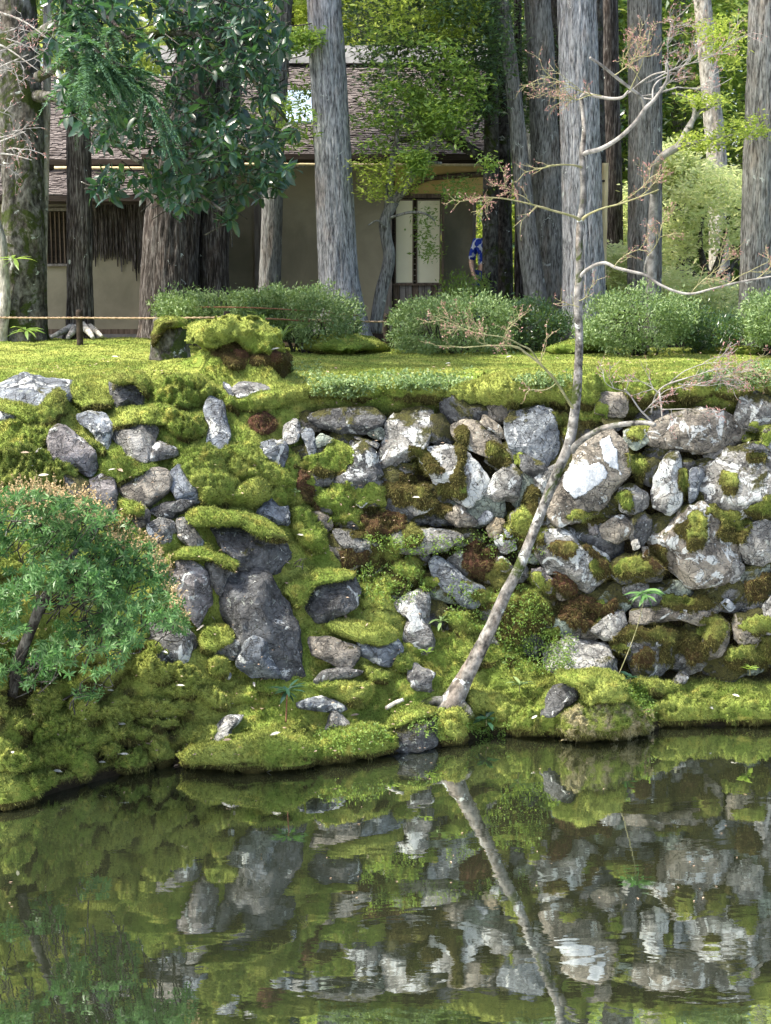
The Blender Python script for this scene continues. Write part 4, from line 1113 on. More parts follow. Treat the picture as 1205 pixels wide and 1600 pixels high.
# --- two big white crusts of lichen on the largest stone: thin shells that follow its surface
M['lichen'] = mat_plain('white_lichen', (0.40, 0.44, 0.48), (0.72, 0.76, 0.80), 22, 0.95, 1.0, 0.02)
def crust(rk, poly, mat, name):
    o, v, f = rk
    bvh = BVHTree.FromPolygons(v.tolist(), f.tolist())
    poly = chaikin(poly, 2)
    # ragged outline
    n = len(poly); poly = poly + np.stack([vnoise(np.stack([poly[:,0]*.13, poly[:,1]*.13, np.zeros(n)+k], 1)) for k in (1.5, 7.5)], 1) * 6
    x0, y0 = poly.min(0); x1, y1 = poly.max(0)
    st = 1.6
    X, Y = np.meshgrid(np.arange(x0, x1 + st, st), np.arange(y0, y1 + st, st))
    pts = np.stack([X.ravel(), Y.ravel()], 1)
    ins = pinside(pts, poly)
    co = np.zeros((len(pts), 3)); ok = np.zeros(len(pts), bool)
    cp = Vector((0, 0, CAMZ))
    for q in np.where(ins)[0]:
        d = PV(pts[q, 0], pts[q, 1], 10) - cp
        h = bvh.ray_cast(cp, d.normalized())
        if h[0] is not None:
            co[q] = (h[0] + h[1] * 0.006)[:]; ok[q] = True
    h_, w_ = X.shape
    F_ = []
    for a in range(h_ - 1):
        for b in range(w_ - 1):
            q = [a*w_+b, (a+1)*w_+b, (a+1)*w_+b+1, a*w_+b+1]
            if all(ok[k] for k in q): F_.append(q)
    used = np.unique(np.array(F_)); mp = -np.ones(len(pts), int); mp[used] = np.arange(len(used))
    me = mesh_np(name, co[used] - co[used].mean(0), mp[np.array(F_)], True)
    c = add(name, me, mat)
    c.parent = o
    c.location = Vector(co[used].mean(0).tolist()) - (o.location + wall.location)
    sol = c.modifiers.new('solidify', 'SOLIDIFY'); sol.thickness = 0.008; sol.offset = 0
    return c
crust(big_white, [(892,722),(909,727),(927,720),(942,727),(952,745),(932,762),(917,772),(894,785),(892,774),(879,770),(879,750)], M['lichen'], 'lichen_crust')
crust(big_white, [(939,687),(951,680),(960,695),(970,707),(970,727),(974,740),(967,745),(961,732),(949,727),(938,708)], M['lichen'], 'lichen_crust')

# ------------------------------------------------------------------ moss blades: one uncountable growth over ground, mounds and cushions
def scatter_moss():
    V, T, D, R_ = [], [], [], []
    cy = gv[gf][:, :, 1].mean(1); cz = gv[gf][:, :, 2].mean(1); cxm = gv[gf][:, :, 0].mean(1)
    keep = (cy < 17.3) & (cz > 0.01) & (np.abs(cxm) < 0.30 * cy)
    q = gf[keep]
    tri = np.vstack([q[:, [0, 1, 2]], q[:, [0, 2, 3]]])
    sets = [(gv, tri, np.maximum(gd, 0.72 * gs), 0.35 * gs * (vnoise(gv * 4) > 0.15), 1.0)] + [(v, f, d, r, 1.0) for v, f, d, r in MOSSM]
    posl, nl, dl, rl, sl = [], [], [], [], []
    for v, f, d, r, w in sets:
        a, b, c = v[f[:, 0]], v[f[:, 1]], v[f[:, 2]]
        n = np.cross(b - a, c - a); ar = np.linalg.norm(n, axis=1) / 2; n = n / np.maximum(2 * ar[:, None], 1e-12)
        vis = (n * (np.array([0, 0, CAMZ]) - a)).sum(1) > -0.3 * np.linalg.norm(a - np.array([0, 0, CAMZ]), axis=1)
        yy = a[:, 1]
        dens = np.where(yy < 12.4, 13500, np.where(yy < 14.5, 5500, 2800)) * vis
        dens = dens * np.where(a[:, 2] < 0.045, 0, 1)
        cnt = RS.poisson(ar * dens)
        idx = np.repeat(np.arange(len(f)), cnt)
        u = RS.rand(len(idx), 2); s = u.sum(1) > 1; u[s] = 1 - u[s]
        p = a[idx] + (b - a)[idx] * u[:, :1] + (c - a)[idx] * u[:, 1:]
        posl.append(p); nl.append(n[idx]); dl.append(d[f[idx, 0]]); rl.append(r[f[idx, 0]])
    p = np.vstack(posl); n = np.vstack(nl); d = np.concatenate(dl); r = np.concatenate(rl)
    N = len(p)
    up = np.array([0, 0, 0.75])
    dr = unit(n * 0.9 + up + RS.normal(size=(N, 3)) * 0.62)
    L = RS.uniform(0.011, 0.024, N) * (1 - 0.35 * (p[:, 1] > 12.3)) * (0.75 + 0.5 * (vnoise(p * 11) > 0.1))
    Wd = RS.uniform(0.006, 0.011, N) * (1 + 0.7 * (p[:, 1] > 12.6))
    sd_ = unit(np.cross(dr, RS.normal(size=(N, 3))))
    hang = d > 0.45
    dr = np.where(hang[:, None], unit(n * 0.7 + [0, 0, -0.7] + RS.normal(size=(N, 3)) * 0.5), dr)
    L = L * np.where(hang, 1.25, 1.0)
    base = p - n * 0.004
    vv = np.stack([base + sd_ * Wd[:, None] * .5, base - sd_ * Wd[:, None] * .5, p + dr * L[:, None]], 1).reshape(-1, 3)
    ff = np.arange(3 * N).reshape(-1, 3)
    me = mesh_np('moss', vv, ff, False, {'dry': np.repeat(d, 3), 'red': np.repeat(r, 3)})
    o = add('moss', me, M['moss_blade'])
    tag(o, 'short green and brown moss covering lawn, slope and wall stones', 'moss', None, 'stuff')
    print('moss blades', N)

# ------------------------------------------------------------------ trees: trunks along the back of the lawn
def trunk_pts(px_list, Y, up=6.0, r_up=0.75):
    """px_list from the base upwards: (px, py, r_px)"""
    pts = []
    for px, py, r in px_list:
        p = P(px, py, Y); pts.append((p[0], p[1], p[2], r * Y / F))
    a, b = np.array(pts[-2]), np.array(pts[-1])
    if up > 0:
        d = (b[:3] - a[:3]) / max(1e-3, b[2] - a[2])
        for k in (0.5, 1.0):
            q = b[:3] + d * up * k
            pts.append((q[0], q[1], q[2], b[3] * (1 - (1 - r_up) * k)))
    return pts

def leaf_cloud(n_clump, per, ctr, rad, leaf, seed=0, gap=0.0, shell=0.35, cl_r=0.25, flat=0.5, width=0.5, fold=0.2, keepf=None):
    """leaf clumps spread through an ellipsoid (ctr, rad) with gaps"""
    rs = np.random.RandomState(seed)
    c = []
    need = n_clump
    while need > 0:
        u = rs.normal(size=(need * 3, 3)); u = unit(u) * (shell + (1 - shell) * rs.rand(need * 3, 1) ** 0.6)
        p = np.asarray(ctr) + u * np.asarray(rad)
        k = vnoise(p * (1.6 / max(0.4, min(rad))) * 1.6 + seed) > gap
        if keepf is not None: k &= keepf(p)
        p = p[k][:need]
        if len(p) == 0: break
        c.append(p); need -= len(p)
    c = np.vstack(c)
    N = len(c) * per
    pos = np.repeat(c, per, 0) + rs.normal(size=(N, 3)) * np.array([cl_r, cl_r, cl_r * flat])
    d = unit(rs.normal(size=(N, 3)) * np.array([1, 1, 0.55]) + (pos - np.asarray(ctr)) / np.asarray(rad) * 0.35)
    nrm = unit(rs.normal(size=(N, 3)) * 0.55 + np.array([0, -0.15, 1]))
    L = leaf * rs.uniform(0.65, 1.25, N)
    return leaf_np(pos, d, nrm, L, L * width, fold)

M['leaf_dark'] = mat_leaf('leaf_dark_evergreen', (0.020, 0.05, 0.024), (0.06, 0.125, 0.05), 0.3, 0.28, (0.22, 0.34, 0.06), 0.6)
M['leaf_big'] = mat_leaf('leaf_broad', (0.008, 0.029, 0.021), (0.034, 0.086, 0.055), 0.32, 0.22, (0.09, 0.23, 0.05), 0.6)
M['leaf_mid'] = mat_leaf('leaf_mid_green', (0.075, 0.15, 0.035), (0.22, 0.33, 0.075), 0.45, 0.45, (0.34, 0.48, 0.08), 0.4)
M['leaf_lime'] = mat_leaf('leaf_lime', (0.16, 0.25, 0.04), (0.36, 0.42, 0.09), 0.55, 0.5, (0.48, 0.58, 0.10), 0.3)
M['leaf_sun'] = mat_leaf('leaf_sun_tint', (0.33, 0.45, 0.15), (0.64, 0.70, 0.38), 0.5, 0.5, (0.72, 0.76, 0.36), 0.4, (0.75, 0.75, 0.45))  # sunlight put into the leaf colour, paler than the other greens
M['leaf_azalea'] = mat_leaf('leaf_azalea', (0.085, 0.155, 0.055), (0.29, 0.39, 0.175), 0.5, 0.3, (0.2, 0.3, 0.07), 0.4)
M['leaf_conifer'] = mat_leaf('leaf_conifer', (0.05, 0.115, 0.075), (0.13, 0.25, 0.15), 0.6, 0.3, (0.12, 0.25, 0.06), 0.3)
M['leaf_shrub'] = mat_leaf('leaf_pieris', (0.042, 0.115, 0.036), (0.15, 0.27, 0.09), 0.4, 0.28, (0.12, 0.3, 0.07), 0.4)
M['flower'] = mat_leaf('dry_flower', (0.34, 0.24, 0.13), (0.62, 0.50, 0.28), 0.8, 0.3, (0.5, 0.35, 0.2), 0.1)
M['leaf_bg'] = mat_leaf('leaf_forest', (0.09, 0.17, 0.045), (0.32, 0.41, 0.12), 0.6, 0.5, (0.55, 0.64, 0.18), 0.2)

def tree(name, label, base, Y, bark, cat='tree', group=None, nr=56, na=150, relief=0.014, up=6.0, roots=None, limbs=(), crown=None, crown_mat='leaf_conifer', kx=20.0, kz=1.5):
    pts = trunk_pts(base, Y, up)
    b = np.array(pts[0][:3])
    t = empty(name, b, label, cat, group)
    s = Soup()
    low = list(pts)
    # the trunk stands in the ground
    low = [(pts[0][0], pts[0][1], pts[0][2] - 0.25, pts[0][3] * 1.25)] + low
    s.tube(low, na, nr, bark=relief, seed=rnd.uniform(0, 50), kx=kx, kz=kz)
    s.build('trunk', M[bark], t)
    for lb in limbs:
        s2 = Soup(); s2.tube([(*P(a, b_, y), r * y / F) for a, b_, y, r in lb], 26, 10, bark=0.004, seed=rnd.uniform(0, 50), kx=20)
        s2.build('limb', M[bark], t)
    if crown:
        (cx, cy, cz), rad, n, per, leaf = crown
        v, f = leaf_cloud(n, per, (cx, cy, cz), rad, leaf, seed=int(rnd.uniform(0, 9999)), gap=-0.05, cl_r=0.3, flat=0.35)
        add_rel('crown', v, f, M[crown_mat], t, False)
    return t, pts

def hi_crown(px, Y, z0=10.0, rx=2.0, rz=2.2, n=150, per=14, leaf=0.16):
    p = P(px, 400, Y)
    return ((p[0], p[1], z0), (rx, rx, rz), n, per, leaf)

GRP = 'tall cedar trunks along the back of the lawn'
T = {}
T['t1'] = tree('mossy_tree', 'thick dark mossy trunk with pale lichen at the far left edge', [(36,528,40),(36,480,35),(38,400,31),(36,300,30),(34,180,30),(28,60,29),(24,0,28)], 16.6, 'bark_mossy', relief=0.02, kx=6, kz=2.5,
   limbs=[[(55,150,16.5,9),(90,152,16.2,8),(130,160,15.6,7),(175,175,15.1,5.5),(230,195,14.7,4)], [(60,120,16.4,8),(120,90,15.6,7),(200,60,15,6),(300,50,14.6,4)], [(50,60,16.2,9),(140,10,15.4,8),(260,-20,14.8,6),(380,-10,14.4,4)], [(130,160,15.6,5),(200,240,15,4),(290,290,14.5,3),(350,330,14.2,2)], [(230,195,14.7,4),(310,205,14.4,3.5),(400,240,14.2,2.5)], [(300,50,14.6,4),(380,110,14.3,3.5),(450,190,14.2,2)]], up=4)
T['t1b'] = tree('slim_tree', 'slim pale trunk pressed against the right side of the mossy trunk', [(66,528,8),(66,420,7),(69,300,6.5),(72,180,6),(74,60,6),(75,0,6)], 16.85, 'bark_pale', nr=20, na=80, relief=0.006, up=3)
T['t1c'] = tree('slim_tree', 'short crooked pale stem in front of the mossy trunk at the very left edge', [(2,528,9),(8,470,8),(5,420,8),(2,375,7),(-10,330,6),(-25,250,5)], 16.3, 'bark_pale', nr=20, na=60, relief=0.006, up=2)
T['t2'] = tree('cedar_tree', 'dark brown cedar trunk with grey roots behind the fence post', [(125,529,25),(125,505,20),(125,440,18.5),(124,300,17),(122,150,16),(118,0,15)], 16.9, 'bark_brown', group=GRP, crown=hi_crown(125,17,9.5), relief=0.018)
T['t3'] = tree('cedar_tree', 'very wide shaggy dark cedar trunk under the dark foliage', [(265,520,47),(264,480,43),(266,400,41),(272,320,39),(290,200,34),(306,100,29),(319,0,26)], 17.8, 'bark_brown', group=GRP, nr=90, crown=hi_crown(320,18,11), relief=0.024, kx=18, kz=1.2)
T['t4'] = tree('cedar_tree', 'shaggy brown cedar trunk right behind the widest one', [(331,520,27),(331,470,25),(331,400,24),(336,320,23),(350,180,22),(360,80,21),(368,0,20)], 18.1, 'bark_brown', group=GRP, nr=60, crown=hi_crown(368,18,11), relief=0.022, kx=18, kz=1.2)
T['t5'] = tree('cedar_tree', 'slim cedar trunk with a bright stripe down its left side', [(420,505,18),(421,455,16),(424,380,15),(428,250,14),(436,100,13.5),(442,0,13.5)], 18.6, 'bark_mid', group=GRP, nr=40, crown=hi_crown(440,18.6,10), relief=0.013)
T['t6'] = tree('cedar_tree', 'straight grey cedar trunk standing in front of the plain earthen wall', [(534,520,45),(533,480,34),(529,430,29),(524,330,27),(518,200,25.5),(511,80,24.5),(506,0,24)], 17.4, 'bark_grey', group=GRP, nr=72, relief=0.022, crown=hi_crown(506,17.4,10.8))
T['t10'] = tree('cedar_tree', 'slim grey blue trunk leaning left among the dark stems', [(843,520,18),(838,470,17),(827,390,15.5),(818,300,13),(806,180,11.5),(795,80,10.5),(784,0,9.5)], 17.9, 'bark_mid', group=GRP, nr=36, relief=0.008)
T['t11'] = tree('cedar_tree', 'rough grey cedar trunk just left of the pale blue grey one', [(864,520,27),(862,460,24),(858,360,22),(852,240,20),(846,100,19),(840,0,18.5)], 18.5, 'bark_mid', group=GRP, nr=52, relief=0.016)
T['t12'] = tree('cedar_tree', 'thick pale blue grey cedar trunk directly behind the leaning tree', [(914,545,37),(913,500,33),(912,440,30.5),(909,300,28.5),(905,150,27.5),(902,0,27)], 17.2, 'bark_grey', group=GRP, nr=116, na=240, relief=0.022)
T['t13'] = tree('cedar_tree', 'narrow dark trunk half hidden behind the pale blue grey one', [(876,520,11),(874,400,10),(872,250,10),(870,100,9),(868,0,9)], 19.6, 'bark_dark', group=GRP, nr=24, na=80, relief=0.008)
T['t13b'] = tree('cedar_tree', 'dark narrow trunk at the top right of the pale blue grey one', [(940,520,11),(938,400,10),(936,250,10),(933,100,9.5),(932,0,9)], 20.2, 'bark_dark', group=GRP, nr=24, na=80, relief=0.008)
T['t13c'] = tree('cedar_tree', 'reddish brown trunk between the bamboo pole and the olive grey trunk', [(962,510,16),(960,440,15),(957,300,14.5),(953,150,14),(950,0,14)], 21.5, 'bark_brown', group=GRP, nr=30, na=80, relief=0.012)
T['t14'] = tree('cedar_tree', 'olive grey furrowed cedar trunk left of the sunlit bush', [(1007,520,26),(1007,460,24.5),(1008,300,23.5),(1008,150,23),(1007,0,23)], 18.2, 'bark_mid', group=GRP, nr=60, relief=0.022, crown=hi_crown(1007,18.2,10.8))
T['t15'] = tree('cedar_tree', 'distant pale trunk wrapped at its foot above the sunlit bush', [(1124,420,15),(1121,270,14.5),(1114,180,14),(1106,90,13),(1098,0,12.5)], 24, 'bark_pale', group=GRP, nr=30, na=80, relief=0.012)
T['t16'] = tree('cedar_tree', 'dark grey cedar trunk at the right edge', [(1184,545,32),(1184,480,28),(1187,360,26),(1190,220,24.5),(1194,90,23),(1196,0,22.5)], 17.4, 'bark_mid', group=GRP, nr=60, relief=0.022, crown=hi_crown(1196,17.4,10.8))
T['t17'] = tree('slim_tree', 'thin brown stem standing between two grey trunks in the gap by the house', [(812,515,8.5),(812,420,8),(812,330,7),(811,220,6)], 19.2, 'bark_brown', nr=18, na=60, relief=0.006, up=3)

# roots of the brown cedar
s = Soup()
for a in ([(112,512,16.75,7),(98,518,16.6,5),(80,527,16.5,3)], [(118,512,16.7,7),(112,520,16.55,5),(106,528,16.4,3)], [(140,512,16.75,7),(150,518,16.6,5),(160,526,16.5,2.5)], [(128,508,16.68,7),(140,520,16.5,5),(146,528,16.4,3)]):
    s.tube([(*P(p, q, y), r * y / F) for p, q, y, r in a], 16, 8, lump=0.2)
s.build('root', M['bark_pale'], T['t2'][0])

# ------------------------------------------------------------------ broad leaved evergreen foliage at the upper left: crown of the mossy tree
def in_poly_keep(poly):
    poly = np.asarray(poly, float)
    def k(p):
        x, y = proj(p); return pinside(np.stack([x, y], 1), poly)
    return k
CR = [(60,-60),(450,-60),(432,20),(458,60),(440,95),(452,130),(430,175),(462,215),(440,240),(472,272),(440,298),(412,292),(398,318),(372,345),(350,352),(322,312),(280,330),(250,306),(212,296),(165,312),(128,292),(170,262),(205,245),(120,225),(90,170),(70,100)]
def big_leaves():
    rs = np.random.RandomState(3)
    kp = in_poly_keep(CR)
    n = 0; W = []
    while n < 620:
        px = rs.uniform(60, 470, 400); py = rs.uniform(-60, 352, 400); Y = rs.uniform(13.6, 15.6, 400)
        p = P(px, py, Y)
        k = kp(p) & (vnoise(p * np.array([1.5, 1.5, 2.2]) + 4) > -0.22 + 0.12 * (py > 240))
        k &= ~((px < 130) & (py > 200) & (rs.rand(400) < .6)) & ~((px < 250) & (py < 250) & (rs.rand(400) < .45))
        W.append(p[k]); n += k.sum()
    W = np.vstack(W)[:620]
    per = 9
    tipd = unit(rs.normal(size=(620, 3)) * [1, 1, .5] + [0.35, -0.35, -0.15])
    N = 620 * per
    ang = np.tile(np.arange(per) * 2.4, 620) + np.repeat(rs.rand(620) * 6, per)
    ax = np.repeat(tipd, per, 0)
    e1 = unit(np.cross(ax, [0.1, 0.2, 1.0])); e2 = np.cross(ax, e1)
    d = unit(ax * rs.uniform(.1, .75, (N, 1)) + (np.cos(ang)[:, None] * e1 + np.sin(ang)[:, None] * e2) + [0, 0, -0.15])
    pos = np.repeat(W, per, 0) - ax * np.tile(np.linspace(0, 0.10, per), 620)[:, None]
    nrm = unit(rs.normal(size=(N, 3)) * .6 + [0, -0.25, 1])
    L = rs.uniform(.055, .17, N)
    v, f = leaf_np(pos, d, nrm, L, L * .40, .12, True, .18)
    add_rel('leaves', v, f, M['leaf_big'], T['t1'][0], True)
    s = Soup()
    for k in range(0, 620):
        q = W[k]; l = rs.uniform(.15, .35)
        a = q - tipd[k] * l + [0, 0, rs.uniform(-.06, .06)]
        s.tube([(*a, .006), (*((a + q) / 2 + rs.normal(size=3) * .015), .005), (*q, .003)], 4, 4, cap=False)
    s.build('twigs', M['bark_dark'], T['t1'][0])
big_leaves()

# conifer sprays hanging in front of it at the left: a branch of the brown cedar
def sprays(parent, spots, mat, name='spray', length=0.45, n=60, droop=0.5, leaf=0.05):
    rs = np.random.RandomState(9)
    V = []; Fc = []; off = 0
    for (px, py, Y, ax) in spots:
        p0 = P(px, py, Y)
        for b in range(7):
            dirb = unit(np.array([ax[0] + rs.normal() * .35, ax[1] + rs.normal() * .4, ax[2] + rs.normal() * .25]))
            t = np.linspace(0.05, 1, n)
            ctr = p0 + dirb * (t * length * rs.uniform(.6, 1.1))[:, None] + np.array([0, 0, -1]) * (t ** 2 * droop * length)[:, None]
            side = unit(np.cross(dirb, [0, 0, 1.0]))
            for sg in (-1, 1):
                d = unit(dirb * .7 + side * sg + rs.normal(size=(n, 3)) * .22 + [0, 0, -.25])
                L = leaf * (1.15 - t) * rs.uniform(.7, 1.4, n) + .015
                v, f = leaf_np(ctr, d, unit(rs.normal(size=(n, 3)) * .3 + [0, 0, 1]), L, L * .28, .1)
                V.append(v); Fc.append(f + off); off += len(v)
    return add_rel(name, np.vstack(V), np.vstack(Fc), M[mat], parent, False)
sp = [(rnd.uniform(85, 215), rnd.uniform(-20, 135), rnd.uniform(13.4, 14.4), (rnd.uniform(.2, .9), rnd.uniform(-.6, .1), -.1)) for _ in range(15)]
sp += [(170, 120, 13.5, (.9, -.1, -.15)), (200, 110, 13.4, (.9, -.1, -.05)), (150, 100, 13.5, (.8, -.2, -.4)), (225, 140, 13.4, (.5, -.2, -.7)), (120, 130, 13.6, (.6, -.3, -.4))]
sprays(T['t2'][0], sp, 'leaf_conifer', 'hanging_sprays', .5)
s = Soup()
for a in ([(122,60,16.8,6),(135,30,15.6,5),(160,20,14.6,4),(200,60,13.8,2)], [(120,-10,16.8,6),(150,20,15,5),(150,80,14,3),(210,110,13.6,2)]):
    s.tube([(*P(p, q, y), r * y / F) for p, q, y, r in a], 18, 7)
s.build('limb', M['bark_brown'], T['t2'][0])

# ------------------------------------------------------------------ dark stems with the glossy crown right of the grey trunk
def small_leaf_crown(parent, poly, Y0, Y1, n, per, leaf, mat, seed, gap=-.1, name='crown', cl=.11, width=.42, nz=1.3):
    rs = np.random.RandomState(seed)
    poly = np.asarray(poly, float); kp = in_poly_keep(poly)
    lo, hi = poly.min(0), poly.max(0)
    W = []; c = 0; it = 0
    while c < n and it < 200:
        it += 1
        p = P(rs.uniform(lo[0], hi[0], 500), rs.uniform(lo[1], hi[1], 500), rs.uniform(Y0, Y1, 500))
        k = kp(p) & (vnoise(p * nz + seed) > gap)
        W.append(p[k]); c += k.sum()
    W = np.vstack(W)[:n]; n = len(W)
    N = n * per
    pos = np.repeat(W, per, 0) + rs.normal(size=(N, 3)) * [cl, cl, cl * .45]
    d = unit(rs.normal(size=(N, 3)) * [1, 1, .5])
    nrm = unit(rs.normal(size=(N, 3)) * .5 + [0, -.2, 1])
    L = leaf * rs.uniform(.65, 1.3, N)
    v, f = leaf_np(pos, d, nrm, L, L * width, .18)
    return add_rel(name, v, f, M[mat], parent, False)

def stem_tree(name, label, stems, Y, bark, group=None):
    b = P(stems[0][0][0], stems[0][0][1], Y)
    t = empty(name, b, label, 'tree', group)
    for k, st in enumerate(stems):
        s = Soup()
        pts = [(*P(q[0], q[1], Y + (q[3] if len(q) > 3 else 0)), q[2] * Y / F) for q in st]
        s.tube(pts, 40 if k == 0 else 18, 14 if k == 0 else 8, bark=0.004, seed=k * 3.1, kx=14, lump=0.06)
        s.build('trunk' if k == 0 else 'limb', M[bark], t)
    return t
st1 = stem_tree('evergreen_tree', 'dark forked evergreen whose glossy crown hides the roof right of the grey trunk',
  [[(764,520,13),(765,470,12.5),(766,380,12),(767,300,12),(768,240,11.5),(768,150,10),(772,60,8),(775,-40,6)],
   [(766,262,9),(750,244,9,.1),(715,222,8,.0),(685,208,7,-.1),(650,215,5,-.2),(610,222,3,-.3)], [(768,190,7),(745,150,6,-.1),(730,110,5,-.2),(700,70,4,-.3)], [(685,208,5,-.1),(700,170,4,-.2),(690,120,3,-.3)], [(772,60,6),(720,10,5,-.2),(660,-20,4,-.4)]], 18.6, 'bark_dark')
small_leaf_crown(st1, [(548,-50),(790,-50),(800,40),(790,120),(765,185),(735,215),(700,205),(670,215),(640,190),(600,205),(575,160),(560,90)], 17.2, 19.2, 1500, 11, .07, 'leaf_dark', 21, .0)
st2 = stem_tree('evergreen_tree', 'thin dark stem with white lichen spots beside the forked evergreen', [[(792,520,13),(790,470,12),(789,380,11.5),(788,300,11),(787,200,10),(786,80,9),(784,-40,7)]], 18.9, 'bark_dark')
small_leaf_crown(st2, [(790,60),(870,40),(880,130),(860,190),(800,200),(785,150)], 19.0, 20.0, 500, 10, .06, 'leaf_dark', 24, -.1)

st3 = stem_tree('crooked_tree', 'small crooked tree with fresh green leaves in front of the paper screens',
  [[(586,520,10),(590,490,9.5),(596,455,9.5),(604,425,9.5),(608,400,9.5),(604,375,9),(601,350,9),(607,332,8.5),(616,315,8)],
   [(607,332,7),(608,300,6),(610,280,5.5),(614,245,4.5),(620,215,3.5),(618,170,3,-.1)], [(616,315,7),(630,295,6.5),(645,272,6),(655,250,5.5),(672,225,5),(692,200,4),(715,165,3)], [(616,318,4),(634,296,4,-.2),(646,272,3,-.3),(660,255,2.5,-.3),(690,255,2,-.4)], [(610,340,2,-.1),(640,332,2,-.2),(665,334,1.5,-.3),(680,345,1,-.3)], [(603,355,2,-.1),(590,345,1.5,-.2),(575,352,1,-.2)]], 17.6, 'bark_mid')
for k, (poly, n, sd_) in enumerate([([(548,120),(640,130),(700,170),(690,240),(600,240),(560,225)], 130, 19), ([(560,40),(700,60),(760,130),(720,200),(640,190),(570,170)], 170, 15), ([(560,-10),(760,-10),(740,60),(600,60)], 150, 16), ([(555,250),(620,245),(650,290),(612,315),(570,310),(556,280)], 130, 5), ([(640,240),(760,235),(770,262),(700,280),(650,275)], 150, 6), ([(660,330),(690,320),(700,350),(690,415),(660,400)], 40, 7), ([(650,150),(740,170),(700,235),(640,225)], 120, 8), ([(690,290),(735,270),(742,310),(700,322)], 40, 9), ([(452,232),(490,240),(492,266),(462,272),(446,255)], 46, 29), ([(440,60),(492,40),(498,150),(460,150)], 80, 31), ([(380,160),(470,150),(500,215),(440,240),(390,230)], 90, 33), ([(545,170),(600,150),(700,190),(745,225),(700,245),(560,245)], 110, 35)]):
    small_leaf_crown(st3, poly, 17.0, 18.0, n, 10, .075 if k < 3 or k > 8 else .055, 'leaf_lime' if k in (2, 3) else 'leaf_mid', sd_, -.1 if k > 2 else .08, 'leaves', .07)

# ------------------------------------------------------------------ the house
M['plaster'] = mat_plain('earth_plaster', (0.20, 0.185, 0.13), (0.34, 0.31, 0.22), 1.1, 0.95, 0.5, 0.006, 0.05)
M['plaster_y'] = mat_plain('ochre_plaster', (0.50, 0.36, 0.13), (0.62, 0.46, 0.2), 2.5, 0.95, 0.4, 0.005, 0.05)
M['paper'] = mat_plain('shoji_paper', (0.74, 0.71, 0.50), (0.82, 0.79, 0.58), 1.5, 0.9, 0.05, 0.002, 0.1)
M['wood'] = mat_plain('old_wood', (0.07, 0.05, 0.035), (0.17, 0.13, 0.095), 3, 0.8, 0.5, 0.006, 0.2, (8, 8, 1))
M['wood_grey'] = mat_plain('grey_wood', (0.13, 0.115, 0.10), (0.27, 0.25, 0.225), 3, 0.85, 0.5, 0.006, 0.15, (8, 8, 1))
M['wood_dark'] = mat_plain('dark_wood', (0.02, 0.015, 0.012), (0.05, 0.04, 0.032), 3, 0.8, 0.4, 0.005, 0.15, (1, 8, 8))
M['bamboo'] = mat_plain('bamboo', (0.42, 0.34, 0.18), (0.60, 0.50, 0.30), 3, 0.5, 0.1, 0.004, 0.4, (6, 6, 1))
M['shingle'] = mat_plain('bark_shingle', (0.045, 0.038, 0.037), (0.18, 0.16, 0.155), 9, 0.9, 0.5, 0.01, 0.1)
M['stone_foot'] = mat_plain('foot_stone', (0.12, 0.12, 0.11), (0.24, 0.23, 0.21), 5, 0.9, 0.6, 0.01)
M['metal_pale'] = mat_plain('pale_sheet_metal', (0.2, 0.27, 0.36), (0.32, 0.40, 0.5), 1.5, 0.75, 0.05, 0.004, 0.15)
M['tile_ridge'] = mat_plain('ridge_tile', (0.25, 0.25, 0.25), (0.5, 0.5, 0.49), 4, 0.6, 0.3, 0.01, 0.4)
HY = 20.0
def hx(px, Y=HY, py=400): return float(P(px, py, Y)[0])
def hz(py, Y=HY): return float(P(600, py, Y)[2])
house = empty('tea_house', (hx(480), HY, 2.55), 'low earthen walled house with bark shingled roof and paper screens behind the trunks', 'house')
def hb(name, mat, x0, x1, y0, y1, z0, z1, parent=None):
    return MB().box(x0, x1, y0, y1, z0, z1).build(name, M[mat], parent or house)
X0, XC, X1, XE = hx(-260), hx(352), hx(612), hx(760)
# main wall right of the shaggy trunks and its posts
hb('wall', 'plaster', hx(250), X1 - .05, HY, HY + .15, 2.6, hz(238))
for px in (404, 607):
    hb('post', 'wood_grey', hx(px) - .045, hx(px) + .045, HY - .04, HY + .08, 2.6, hz(246))
hb('sill', 'wood_dark', hx(352), X1 - .05, HY - .05, HY + .1, 2.5, 2.6)
hb('beam', 'wood_dark', hx(250), hx(780), HY - .06, HY + .1, hz(238) + .003, hz(238) + .12)
# ochre upper wall, arched lintel, screens and boarded dado
hb('upper_wall', 'plaster_y', X1 + .04, XE + .1, HY + .05, HY + .15, hz(305), hz(238))
hb('lintel', 'wood', X1 + .04, hx(695), HY, HY + .1, hz(309), hz(304) + .01)
sc0, sc1, gapx = hx(617), hx(689), hx(648.5)
for a, b in ((sc0, gapx - .016), (gapx + .016, sc1)):
    f = hb('paper_screen', 'paper', a, b, HY + .06, HY + .08, hz(444), hz(311))
    fr = MB()
    for q in (a + .008, b - .008): fr.box(q - .008, q + .008, HY + .045, HY + .06, hz(444), hz(311))
    for q in (hz(444) + .01, hz(311) - .01): fr.box(a + .018, b - .018, HY + .047, HY + .058, q - .008, q + .008)
    fo = fr.build('frame', M['wood'], f)
for k in range(14):
    z = hz(440) + k * .072; MB().box(gapx - .015, gapx + .015, HY + .09, HY + .10, z, z + .012).build('lattice_bar', M['wood_grey'], house)
hb('dark_gap', 'wood_dark', gapx - .02, gapx + .02, HY + .12, HY + .14, hz(444), hz(311))
bx = np.linspace(sc0 - .02, hx(694), 9)
